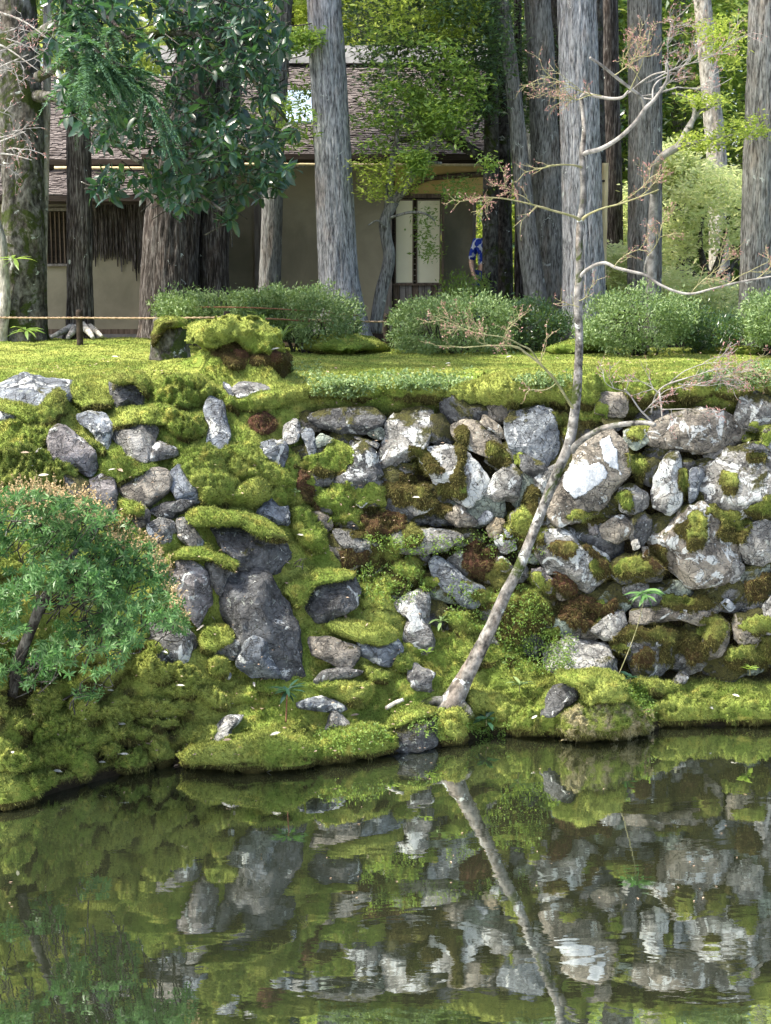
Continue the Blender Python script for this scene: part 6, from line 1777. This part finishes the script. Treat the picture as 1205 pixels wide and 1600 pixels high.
# ------------------------------------------------------------------ person in blue, mostly hidden by the dark stems
def person():
    M['skin'] = mat_plain('skin', (0.50, 0.33, 0.25), (0.55, 0.37, 0.28), 4, .6, .05, .002)
    n = NT('blue_patterned_cloth'); v = n.coords(False)
    vo = n.n('TexVoronoi', {'Scale': 16.0}); n.set(vo, 'Vector', v)
    M['cloth_blue'] = n.surf(n.mix(n.step(vo.outputs['Distance'], .62, .68), (0.02, 0.05, 0.34), (0.55, 0.62, 0.75)), .85, n.bump(n.noise(v, 9, 3), .4, .02), .2)
    M['cloth_dark'] = mat_plain('indigo_trousers', (0.03, 0.05, 0.16), (0.05, 0.08, 0.28), 6, .9, .3, .01)
    M['hair'] = mat_plain('dark_hair', (0.01, 0.009, 0.008), (0.03, 0.025, 0.02), 40, .5, .6, .004)
    Yp = 19.3
    g = P(763, 505, Yp); x0 = float(g[0]); z0 = 2.56; y0 = Yp
    t = empty('person', (x0, y0, z0), 'person in blue patterned top and indigo trousers standing behind the dark stems', 'person')
    me = bpy.data.meshes.new('body'); h = 1.52 / 7.5
    J = [(0,0,.80,.135), (0,0,.98,.125), (0,-.01,1.12,.14), (0,0,1.24,.10), (0,0,1.30,.05), (0,-.01,1.37,.07), (0,-.015,1.45,.085), (0,-.01,1.51,.055),
         (-.09,0,.76,.095), (-.10,-.02,.42,.062), (-.10,.02,.08,.042), (-.10,-.10,.035,.034), (.09,0,.76,.095), (.10,.02,.42,.062), (.11,.04,.08,.042), (.11,-.08,.035,.034),
         (-.17,0,1.19,.058), (-.22,0,.95,.042), (-.20,-.14,.80,.03), (-.17,-.20,.77,.03), (.17,0,1.19,.058), (.23,0,.94,.042), (.20,-.10,.78,.03), (.17,-.16,.74,.03)]
    E = [(0,1),(1,2),(2,3),(3,4),(4,5),(5,6),(6,7),(0,8),(8,9),(9,10),(10,11),(0,12),(12,13),(13,14),(14,15),(2,16),(16,17),(17,18),(18,19),(2,20),(20,21),(21,22),(22,23)]
    me.from_pydata([(a, b, c) for a, b, c, r in J], E, [])
    o = add('body', me, M['skin'], t)
    def skin(o, J):
        m = o.modifiers.new('skin', 'SKIN'); m.use_smooth_shade = True
        for sv, q in zip(o.data.skin_vertices[0].data, J): sv.radius = (q[3], q[3] * .82)
        o.data.skin_vertices[0].data[0].use_root = True
        s = o.modifiers.new('sub', 'SUBSURF'); s.levels = 1; s.render_levels = 1
    import bpy as _b
    _b.context.view_layer.objects.active = o
    if not me.skin_vertices: 
        o.modifiers.new('skin', 'SKIN'); o.modifiers.clear()
    if me.skin_vertices: skin(o, J)
    else:
        bm = bmesh.new(); bm.from_mesh(me); bm.verts.layers.skin.verify(); bm.to_mesh(me); bm.free(); skin(o, J)
    def part(name, idx, edges, grow, mat):
        m2 = bpy.data.meshes.new(name); mp = {k: i for i, k in enumerate(idx)}
        m2.from_pydata([J[k][:3] for k in idx], [(mp[a], mp[b]) for a, b in edges], [])
        bm = bmesh.new(); bm.from_mesh(m2); bm.verts.layers.skin.verify(); bm.to_mesh(m2); bm.free()
        q = add(name, m2, M[mat], t); skin(q, [(0, 0, 0, J[k][3] + grow) for k in idx]); return q
    part('top', [0,1,2,3,16,17,20,21], [(0,1),(1,2),(2,3),(2,16),(16,17),(2,20),(20,21)], .018, 'cloth_blue')
    part('trousers', [0,8,9,10,12,13,14], [(0,8),(8,9),(9,10),(0,12),(12,13),(13,14)], .016, 'cloth_dark')
    v, f = ico(3); vv = v * [.098, .105, .115] + [0, .012, 1.47]; k = vv[:, 1] > -.05
    ff = f[k[f].all(1)]
    hm = mesh_np('hair', vv, ff, True); add('hair', hm, M['hair'], t)
    # face
    fm = MB(); fm.box(-.045, -.02, -.098, -.09, 1.452, 1.462).box(.02, .045, -.098, -.09, 1.452, 1.462)
    me3 = mesh_np('eyes', fm.v, fm.f, False); add('eyes', me3, M['hair'], t)
    nm = mesh_np('nose', [(-.012,-.085,1.43),(.012,-.085,1.43),(0,-.112,1.432),(0,-.09,1.46)], [(0,1,2),(0,2,3),(1,3,2),(0,3,1)], True); add('nose', nm, M['skin'], t)
    # fingers: five short tapered rods per hand
    for s_ in (-1, 1):
        hx_, hy_, hz_ = (-.17, -.20, .77) if s_ < 0 else (.17, -.16, .74)
        sp_ = Soup()
        for q in range(4):
            a = (hx_ + (q - 1.5) * .012, hy_ - .02, hz_ - .005); l = (.045, .055, .052, .04)[q]
            sp_.tube([(*a, .009), (a[0], a[1] - l * .5, a[2] - .012, .008), (a[0], a[1] - l * .8, a[2] - .035, .006)], 8, 7)
        sp_.tube([(hx_ - s_ * .022, hy_, hz_, .010), (hx_ - s_ * .036, hy_ - .025, hz_ - .008, .009), (hx_ - s_ * .034, hy_ - .045, hz_ - .018, .007)], 8, 7)
        v = np.vstack(sp_.v); tr = np.vstack(sp_.t); add('fingers', mesh_np('fingers', v, tr, True), M['skin'], t)
person()

# ------------------------------------------------------------------ small plants on the slope
def whorl_plant(name, label, stem, Y, n, leaf, mat, width=.22, droop=.35, up=.35, cat='plant', stem_mat='twig_green', group=None, r=.004):
    rs = np.random.RandomState(int(stem[0][0]))
    b = P(stem[0][0], stem[0][1], Y)
    t = empty(name, b, label, cat, group)
    s = Soup(); s.tube([(*P(x, y, Y - .03 * k), r * (1 - .15 * k)) for k, (x, y) in enumerate(stem)], 16, 6); s.build('stem', M[stem_mat], t)
    tip = P(stem[-1][0], stem[-1][1], Y - .03 * (len(stem) - 1))
    a = np.arange(n) * 2.4 + rs.rand(n)
    d = unit(np.stack([np.cos(a), np.sin(a), up + rs.normal(size=n) * .25], 1))
    L = leaf * rs.uniform(.7, 1.15, n)
    v, f = leaf_np(tip + rs.normal(size=(n, 3)) * .008, d, np.tile([0, 0, 1.0], (n, 1)) + rs.normal(size=(n, 3)) * .2, L, L * width, .1, True, droop)
    add_rel('leaves', v, f, M[mat], t, True)
    return t
def yz(px, py, d=.02): return float(zget(px, py)) - d
whorl_plant('tall_seedling', 'tall thin seedling with a drooping umbrella of leaves leaning in front of the wall', [(966,1056),(985,1010),(1000,965),(1007,928)], yz(966, 1056, .12), 30, .13, 'leaf_shrub', .24, .45, .25)
whorl_plant('red_stemmed_seedling', 'small seedling with two reddish stems and a flat whorl of leaves on the mossy point', [(447,1128),(448,1100),(449,1078)], yz(447, 1128), 22, .13, 'leaf_big', .22, .2, .2, stem_mat='rope_red', r=.006)
whorl_plant('leafy_seedling', 'grey green leafy rosette on the wall foot right of the upright pale stone', [(690,985),(689,970)], yz(690, 985), 14, .10, 'leaf_azalea', .25, .35, .5)
whorl_plant('leafy_seedling', 'dark green strappy rosette at the water behind the rounded moss lobe', [(760,1134),(760,1124)], yz(760, 1134, .1), 13, .13, 'leaf_big', .3, .35, .5)
whorl_plant('leafy_seedling', 'small rosette in the hollow between leaning tree and island', [(812,1082),(812,1070)], yz(812, 1082, .04), 11, .10, 'leaf_azalea', .3, .3, .6)
whorl_plant('leafy_seedling', 'bright little rosette below the upright pale stone', [(667,1024),(667,1020)], yz(667, 1024, .04), 8, .07, 'leaf_mid', .35, .2, .5)
whorl_plant('leafy_seedling', 'dark rosette at the foot of the tall thin seedling', [(985,1068),(985,1060)], yz(985, 1068, .06), 14, .08, 'leaf_big', .35, .3, .6)
whorl_plant('leafy_seedling', 'leafy weed on the shelf by the right edge', [(1172,1055),(1172,1045)], yz(1172, 1055, .05), 10, .09, 'leaf_mid', .45, .2, .5)
whorl_plant('leafy_seedling', 'thin weed beside the red liverwort in the corner of the wall', [(461,775),(461,768)], yz(461, 775, .05), 8, .05, 'leaf_azalea', .45, .2, .5)
whorl_plant('leafy_seedling', 'two leaved weed on the dark water side cap of moss', [(667,1150),(668,1140)], yz(667, 1150, .05), 9, .07, 'leaf_mid', .5, .2, .4)
whorl_plant('fern', 'small fern on the trunk of the mossy tree at the left edge', [(22,408),(22,404)], 16.15, 12, .2, 'leaf_mid', .2, .4, .2)
whorl_plant('fern', 'small fern at the foot of the mossy tree', [(40,522),(40,516)], 16.0, 12, .2, 'leaf_mid', .22, .4, .3)
# strappy leaves behind the big mound
def strap(name, label, px, py, Y, n, L, mat, seed, spread=.6):
    rs = np.random.RandomState(seed); b = P(px, py, Y)
    t = empty(name, b, label, 'plant')
    s = Soup()
    V, Fc, off = [], [], 0
    for k in range(n):
        a = rs.rand() * 6.28; l = L * rs.uniform(.6, 1.1); sp_ = spread * rs.uniform(.5, 1.2)
        u = np.linspace(0, 1, 7)[:, None]
        d = np.array([math.cos(a), math.sin(a) * .6, 0])
        c = b + d * (u ** 1.4 * l * sp_) + np.array([0, 0, 1]) * (u * l * (1.1 - .55 * u))
        w = (.011 * (1 - u ** 2.2) + .0008)
        sd2 = np.array([-math.sin(a), math.cos(a), 0])
        v = np.vstack([c + sd2 * w, c - sd2 * w + [0, 0, .003]]); i = np.arange(6)
        f = np.stack([i, i + 1, i + 8, i + 7], 1)
        V.append(v); Fc.append(f + off); off += len(v)
    add_rel('blades', np.vstack(V), np.vstack(Fc), M[mat], t, True)
strap('strap_leaved_plant', 'tuft of pale strap leaves behind the big moss mound', 412, 508, 14.0, 9, .22, 'leaf_mid', 3)
strap('strap_leaved_plant', 'tuft of strap leaves right of the big moss mound', 442, 530, 13.8, 11, .22, 'leaf_azalea', 4, .9)
strap('grass_tuft', 'fine green grass tuft between the white ribbed rock and the moss', 310, 1035, yz(310, 1035), 46, .16, 'leaf_mid', 5, .4)
strap('grass_tuft', 'fern like tuft on the wet edge of the mossy point', 612, 1160, yz(612, 1160, .05), 16, .1, 'leaf_mid', 6, .8)

# ground cover: lowland leafy patches on the brow of the wall and below it
def cover_leaves(polys, n, leaf, mat, name, label, h=.05, parent=None):
    rs = np.random.RandomState(77)
    Ps = []
    for poly, cnt in polys:
        poly = np.asarray(poly, float); lo, hi = poly.min(0), poly.max(0); c = 0
        while c < cnt:
            q = rs.uniform(lo, hi, (800, 2)); q = q[pinside(q, poly)][:cnt - c]
            y = zget(q[:, 0], q[:, 1]) - rs.rand(len(q)) * h
            Ps.append(P(q[:, 0], q[:, 1], y)); c += len(q)
    p = np.vstack(Ps); per = 6; N = len(p) * per
    pos = np.repeat(p, per, 0) + rs.normal(size=(N, 3)) * .014 + [0, 0, .012]
    L = leaf * rs.uniform(.6, 1.2, N)
    v, f = leaf_np(pos, unit(rs.normal(size=(N, 3)) + [0, -.4, .4]), unit(rs.normal(size=(N, 3)) * .5 + [0, -.3, 1]), L, L * .55, .1)
    o = add_rel(name, v, f, M[mat], None, False)
    tag(o, label, 'ground cover', None, 'stuff'); return o
cover_leaves([([(480,590),(560,590),(600,605),(560,622),(490,618)], 260), ([(560,585),(640,582),(700,585),(740,578),(735,595),(690,610),(600,605)], 300), ([(620,590),(730,580),(720,600),(640,606)], 140), ([(1080,590),(1205,565),(1210,605),(1110,608)], 260), ([(450,575),(500,565),(500,590),(470,600)], 120), ([(800,592),(860,585),(895,590),(880,606),(820,606)], 100)], 0, .03, 'leaf_azalea', 'ground_cover', 'pale green low leafy plants along the brow above the wall')
cover_leaves([([(570,840),(680,838),(735,845),(720,868),(640,872),(590,866)], 200), ([(780,1000),(850,985),(900,1000),(905,1040),(850,1055),(790,1045)], 300), ([(700,900),(760,930),(820,915),(870,960),(860,990),(760,1000),(700,960)], 240), ([(560,880),(660,890),(680,930),(600,950),(560,930)], 180), ([(975,1065),(1010,1075),(1030,1110),(1005,1115),(980,1085)], 140), ([(720,1130),(770,1125),(800,1135),(790,1150),(740,1152)], 120), ([(640,1125),(690,1120),(690,1150),(645,1155)], 70), ([(480,1140),(600,1130),(605,1170),(500,1185)], 80), ([(735,830),(860,850),(840,880),(760,880)], 60)], 0, .022, 'leaf_mid', 'ground_cover', 'dark green small leaved creepers on the lower wall and banks')

# fallen leaves
M['dead_leaf'] = mat_leaf('fallen_leaf', (0.42, 0.40, 0.34), (0.68, 0.66, 0.58), .6, .15, (.4, .4, .3), .3)
M['dead_brown'] = mat_leaf('fallen_brown_leaf', (0.28, 0.20, 0.14), (0.45, 0.36, 0.27), .6, .15, (.4, .3, .2), .3)
fall = [(39,711),(46,731),(60,708),(68,747),(333,970),(313,985),(327,1027),(282,1075),(240,1090),(198,1047),(172,1083),(232,1165),(257,1022),(190,1135),(195,1182),(160,1195),(397,1072),(362,1104),(410,1110),(515,862),(505,930),(540,967),(600,905),(470,840),(88,1020),(60,1098),(20,1180),(90,1208),(277,1200),(325,1206),(420,1207),(175,737),(188,739),(290,863),(720,545),(430,548),(200,600),(110,550),(40,548),(180,560),(795,560),(700,570),(940,575),(1110,1108),(1150,1090),(1060,1070),(835,1125),(650,780),(430,1150),(555,1120),(355,1160),(265,1130),(130,1125)]
LEAFS = []
for k, (px, py) in enumerate(fall):
    rs = np.random.RandomState(k)
    Y = float(zget(px, py)) - .015; p = P(px, py, Y) + [0, 0, .02]
    d = unit(np.array([rs.normal(), rs.normal() * .4, rs.normal() * .15]))
    L = rs.uniform(.05, .085) * (1.0 if Y < 13 else .9)
    v, f = leaf_np(p[None] - d * L / 2, d[None], np.array([[rs.normal() * .2, -.5, 1.0]]), np.array([L]), np.array([L * rs.uniform(.28, .42)]), .12, True, rs.uniform(-.1, .3))
    o = add_rel('fallen_leaf', v, f, M['dead_leaf' if rs.rand() < .75 else 'dead_brown'], None, True)
    LEAFS.append((o, px, py, L, abs(d[0])))

LAND = [(60,630,'lawn edge boulder'),(115,705,'oblong boulder'),(220,770,'tilted slab'),(270,797,'slate slab'),(300,930,'pale lilac boulder'),(405,980,'biggest boulder'),(272,1012,'white ribbed rock'),(449,1100,'red stemmed seedling'),(350,1145,'slanting slab'),(520,940,'domed moss cap'),(525,1018,'square edged boulder'),(527,1056,'notched flat rock'),(525,1130,'pointed rock'),(590,985,'flat round moss cap'),(268,515,'tree stump'),(370,520,'big moss mound'),(125,505,'brown cedar'),(710,510,'rounded azalea'),(990,500,'dome shaped azalea'),(905,1100,'island hump'),(1120,1110,'right shore'),(650,780,'white spotted wall stone'),(60,1050,'shrub trunk'),(120,1110,'rounded bank lump'),(130,1190,'shaded bank lump'),(30,1235,'left waterside lump'),(230,1190,'dark inlet bank'),(372,830,'sausage shaped cushion'),(300,1190,'front of the mossy point'),(470,830,'wall corner')]
seen = {}
for o, px, py, L, flat_ in sorted(LEAFS, key=lambda q: (q[1], q[2])):
    nm = min(LAND, key=lambda q: (q[0] - px) ** 2 + (q[1] - py) ** 2)
    dx, dy = px - nm[0], py - nm[1]
    dr_ = ('right of' if dx > 0 else 'left of') if abs(dx) > abs(dy) else ('below' if dy > 0 else 'above')
    lb = ('large' if L > .07 else 'small') + (' tan' if 'brown' in o.data.materials[0].name else ' pale') + (' sideways' if flat_ > .75 else ' upright') + f' fallen leaf on moss {dr_} the {nm[2]}'
    c = seen[lb] = seen.get(lb, 0) + 1
    if c > 1: lb += (', next to its right', ', third to the right', ', fourth to the right')[c - 2]
    tag(o, lb, 'leaf', 'fallen leaves on the moss')

rs = np.random.RandomState(41)
q = np.stack([rs.uniform(0, 1205, 1500), rs.uniform(532, 640, 1500)], 1); Yq = Y_at(q[:, 0], q[:, 1]); pl_ = P(q[:, 0], q[:, 1], Yq) + [0, 0, .018]
pl_ = pl_[vnoise(pl_ * .9) > -.1]
q = np.stack([rs.uniform(0, 700, 500), rs.uniform(680, 1180, 500)], 1); pl_ = np.vstack([pl_, P(q[:, 0], q[:, 1], zget(q[:, 0], q[:, 1]) - .02)])
n = len(pl_); L = rs.uniform(.012, .04, n)
v, f = leaf_np(pl_, rs.normal(size=(n, 3)) * [1, 1, .15], rs.normal(size=(n, 3)) * .3 + [0, -.3, 1], L, L * .35, .1)
o = add_rel('leaf_litter', v, f, M['dead_brown'], None, False); tag(o, 'small brown leaf bits and needles strewn over the moss', 'leaf litter', None, 'stuff')

q = np.stack([rs.uniform(0, 1205, 160), rs.uniform(1150, 1420, 160) + 0], 1)
w_ = P(q[:, 0], q[:, 1], 10.0); k_ = CAMZ / (CAMZ - w_[:, 2]); w_ = np.array([0, 0, CAMZ]) + (w_ - [0, 0, CAMZ]) * k_[:, None]
w_ = w_[(vnoise(w_ * 1.5 + 3) > .0)]; n = len(w_); L = rs.uniform(.006, .03, n)
v, f = leaf_np(w_ + [0, 0, .004], rs.normal(size=(n, 3)) * [1, 1, 0], np.tile([0, 0, 1.0], (n, 1)), L, L * .4, .03)
o = add_rel('floating_bits', v, f, M['dead_brown'], None, False); tag(o, 'tiny leaf bits floating on the pond', 'leaf bits', None, 'stuff')

# dead twigs lying on the moss cap
s = Soup()
for k in range(5):
    a = P(rnd.uniform(455, 475), rnd.uniform(880, 896), 11.0); b = P(rnd.uniform(470, 498), rnd.uniform(872, 890), 10.95)
    s = Soup(); s.tube([(*a, .004), (*((a + b) / 2 + [0, 0, .01]), .003), (*b, .0015)], 6, 5)
    o = s.build('dead_twig', M['bark_dark'], None); tag(o, ['longest','lowest','uppermost','leftmost','rightmost','thinnest','middle','hindmost','foremost'][k] + ' dead dark twig in the little heap above the domed cap', 'twig', 'dead twigs heaped on the moss')
s = Soup(); s.tube([(*P(603, 1107, 10.95), .016), (*P(618, 1098, 10.95), .017), (*P(631, 1093, 10.95), .014)], 10, 8, lump=.2)
o = s.build('dead_branch', M['bark_pale'], None); tag(o, 'short pale broken branch lying on moss left of the leaning tree', 'branch')

# ------------------------------------------------------------------ sunlit tree and the wood behind
def broom_tree(name, label, px, py, Y, polys, mat, n, per, leaf, seed, stems, bark='bark_dark', gap=.09, dY=1.0, group=None):
    b = P(px, py, Y); b[2] = 2.56
    t = empty(name, b, label, 'tree', group)
    s = Soup()
    for st in stems:
        s.tube([(*P(x, y, Y + .1 * k), r * Y / F) for k, (x, y, r) in enumerate(st)], 16, 7, lump=.1)
    s.build('trunk', M[bark], t)
    for k, poly in enumerate(polys):
        small_leaf_crown(t, poly, Y - dY, Y + dY, n, per, leaf, mat, seed + k, gap, 'crown', .13)
    return t
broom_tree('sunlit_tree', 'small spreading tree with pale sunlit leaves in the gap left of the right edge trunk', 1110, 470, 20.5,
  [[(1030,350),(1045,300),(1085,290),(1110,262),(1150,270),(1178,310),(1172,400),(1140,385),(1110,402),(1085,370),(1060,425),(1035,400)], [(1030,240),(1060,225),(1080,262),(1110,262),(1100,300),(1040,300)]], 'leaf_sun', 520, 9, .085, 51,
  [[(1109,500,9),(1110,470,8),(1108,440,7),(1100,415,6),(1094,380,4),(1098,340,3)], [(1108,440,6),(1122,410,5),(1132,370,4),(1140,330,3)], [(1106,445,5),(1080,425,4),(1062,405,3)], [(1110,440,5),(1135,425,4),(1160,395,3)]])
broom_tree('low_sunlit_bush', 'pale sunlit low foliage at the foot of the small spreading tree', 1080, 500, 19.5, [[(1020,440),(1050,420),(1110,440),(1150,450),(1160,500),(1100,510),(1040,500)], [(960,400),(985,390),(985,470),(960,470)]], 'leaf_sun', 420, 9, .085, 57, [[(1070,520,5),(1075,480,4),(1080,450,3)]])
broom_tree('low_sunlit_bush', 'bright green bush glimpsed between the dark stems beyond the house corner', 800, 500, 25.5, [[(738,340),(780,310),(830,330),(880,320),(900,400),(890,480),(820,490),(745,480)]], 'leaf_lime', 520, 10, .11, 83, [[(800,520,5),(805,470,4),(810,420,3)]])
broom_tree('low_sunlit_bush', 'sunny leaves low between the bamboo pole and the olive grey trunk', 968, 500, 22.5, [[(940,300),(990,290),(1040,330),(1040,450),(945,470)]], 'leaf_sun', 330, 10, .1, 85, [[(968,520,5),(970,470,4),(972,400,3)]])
# a pale bare limb with a few lime sprays behind the olive grey trunk
def lime_limb():
    Y = 16.6
    t = empty('lime_maple', P(1030, 520, 17.4), 'pale crooked limb carrying flat sprays of lime green new leaves', 'tree')
    s = Soup()
    for st in ([(1022,300,7),(1030,250,6),(1060,228,6),(1075,200,5),(1090,178,4),(1112,165,3.4),(1130,153,2.5)], [(1078,200,4),(1085,180,3.5),(1084,165,3),(1078,155,2.6),(1065,148,2),(1050,146,1.5)], [(1085,165,2),(1086,155,1.5),(1085,148,1)], [(1055,232,4),(1090,222,3),(1130,214,2),(1160,208,1.4)], [(1022,300,7),(1018,420,9),(1018,530,10)]):
        s.tube([(*P(x, y, Y + .02 * k + (.6 if y > 280 else 0)), r * Y / F) for k, (x, y, r) in enumerate(st)], 30, 9, lump=.12)
    s.build('limb', M['branch_pale'], t)
    for k, (poly, n) in enumerate([([(1060,215),(1110,208),(1140,222),(1120,236),(1070,232)], 60), ([(1065,145),(1120,150),(1140,160),(1100,168),(1070,160)], 45), ([(1110,195),(1190,180),(1200,215),(1130,216)], 60), ([(1090,40),(1130,30),(1160,70),(1150,110),(1110,90)], 110)]):
        small_leaf_crown(t, poly, Y - .4, Y + .4, n, 10, .055, 'leaf_lime', 61 + k, -.9, 'leaves', .06)
lime_limb()

BG = 'trees of the wood behind the house'
bgt = [(-120,28,'leaf_bg'),(30,30,'leaf_dark'),(200,27,'leaf_bg'),(340,33,'leaf_lime'),(430,29,'leaf_lime'),(520,34,'leaf_bg'),(585,28,'leaf_lime'),(660,30,'leaf_dark'),(740,27,'leaf_bg'),(850,26,'leaf_dark'),(935,28,'leaf_bg'),(1000,31,'leaf_dark'),(1070,27,'leaf_mid'),(1150,30,'leaf_dark'),(1230,26,'leaf_bg'),(1340,29,'leaf_bg'),(480,40,'leaf_bg'),(900,38,'leaf_bg'),(1120,40,'leaf_conifer')]
kinds = {'leaf_bg': 'mid green tree', 'leaf_dark': 'dark evergreen tree', 'leaf_lime': 'bright yellow green tree', 'leaf_mid': 'fresh green tree', 'leaf_conifer': 'bluish conifer'}
where = ['far beyond the left edge of the roof', 'above the left wing roof', 'behind the dark foliage at the upper left', 'glowing between the two shaggy trunks', 'glowing above the ridge left of the grey trunk', 'far behind the top of the grey trunk', 'glowing right of the grey trunk top', 'behind the forked evergreen', 'behind the thin dark stem', 'behind the rough grey trunk', 'behind the narrow dark trunks', 'behind the olive grey trunk', 'behind the small sunlit tree', 'behind the distant wrapped trunk', 'past the right edge trunk', 'beyond the right edge of the view', 'farthest back over the ridge', 'farthest back behind the pale blue grey trunk', 'farthest back at the upper right']
for k, (px, Y, mt) in enumerate(bgt):
    b = P(px, 400, Y); b[2] = 2.55
    t = empty('wood_tree', b, f'{kinds[mt]} {where[k]}', 'tree', BG)
    s = Soup(); r0 = rnd.uniform(.14, .26)
    s.tube([(b[0], b[1], 2.3, r0), (b[0] + rnd.uniform(-.3, .3), b[1], 6, r0 * .8), (b[0] + rnd.uniform(-.5, .5), b[1], 11, r0 * .4)], 16, 9); s.build('trunk', M['bark_mid'], t)
    right = px > 800
    zc = (6.6 if right else 8.8); rz_ = 4.6 if right else 4.2
    v, f = leaf_cloud(620, 10, (b[0], b[1], zc + rnd.uniform(-.4, .6)), (2.3, 1.8, rz_), .17, seed=200 + k, gap=-.05, shell=.3, cl_r=.34, flat=.45)
    add_rel('crown', v, f, M[mt], t, False)
# the far wood that reads as one mass
vs, fs, off = [], [], 0
rs = np.random.RandomState(99)
N = 46000
p = np.stack([rs.uniform(-24, 24, N), rs.uniform(42, 52, N), rs.uniform(2.4, 26, N)], 1)
p = p[vnoise(p * [.45, .3, .5] + 3) > -.25]
N = len(p)
v, f = leaf_np(p, rand_dirs(N), rand_dirs(N, .5), .62 * rs.uniform(.6, 1.3, N), .42, .15)
o = add_rel('far_wood', v, f, M['leaf_bg'], None, False); tag(o, 'far green wood closing the view behind the trees', 'wood', None, 'stuff')
# low undergrowth on the forest floor behind the house
N = 9000
p = np.stack([rs.uniform(1.2, 12, N), rs.uniform(21, 36, N), 2.5 + rs.rand(N) ** 2 * 1.1], 1)
p = p[vnoise(p * .8 + 7) > -.1]; N = len(p)
v, f = leaf_np(p, rand_dirs(N, .4), rand_dirs(N, .9), .16 * rs.uniform(.6, 1.3, N), .08, .15)
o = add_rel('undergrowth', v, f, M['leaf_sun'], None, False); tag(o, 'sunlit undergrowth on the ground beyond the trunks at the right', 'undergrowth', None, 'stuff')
scatter_moss()
for o in SC.objects:
    if o.name.split('.')[0] in ('twigs', 'flower_stalks', 'stems', 'branches', 'buds', 'flowers') and o.parent: o['kind'] = 'stuff'
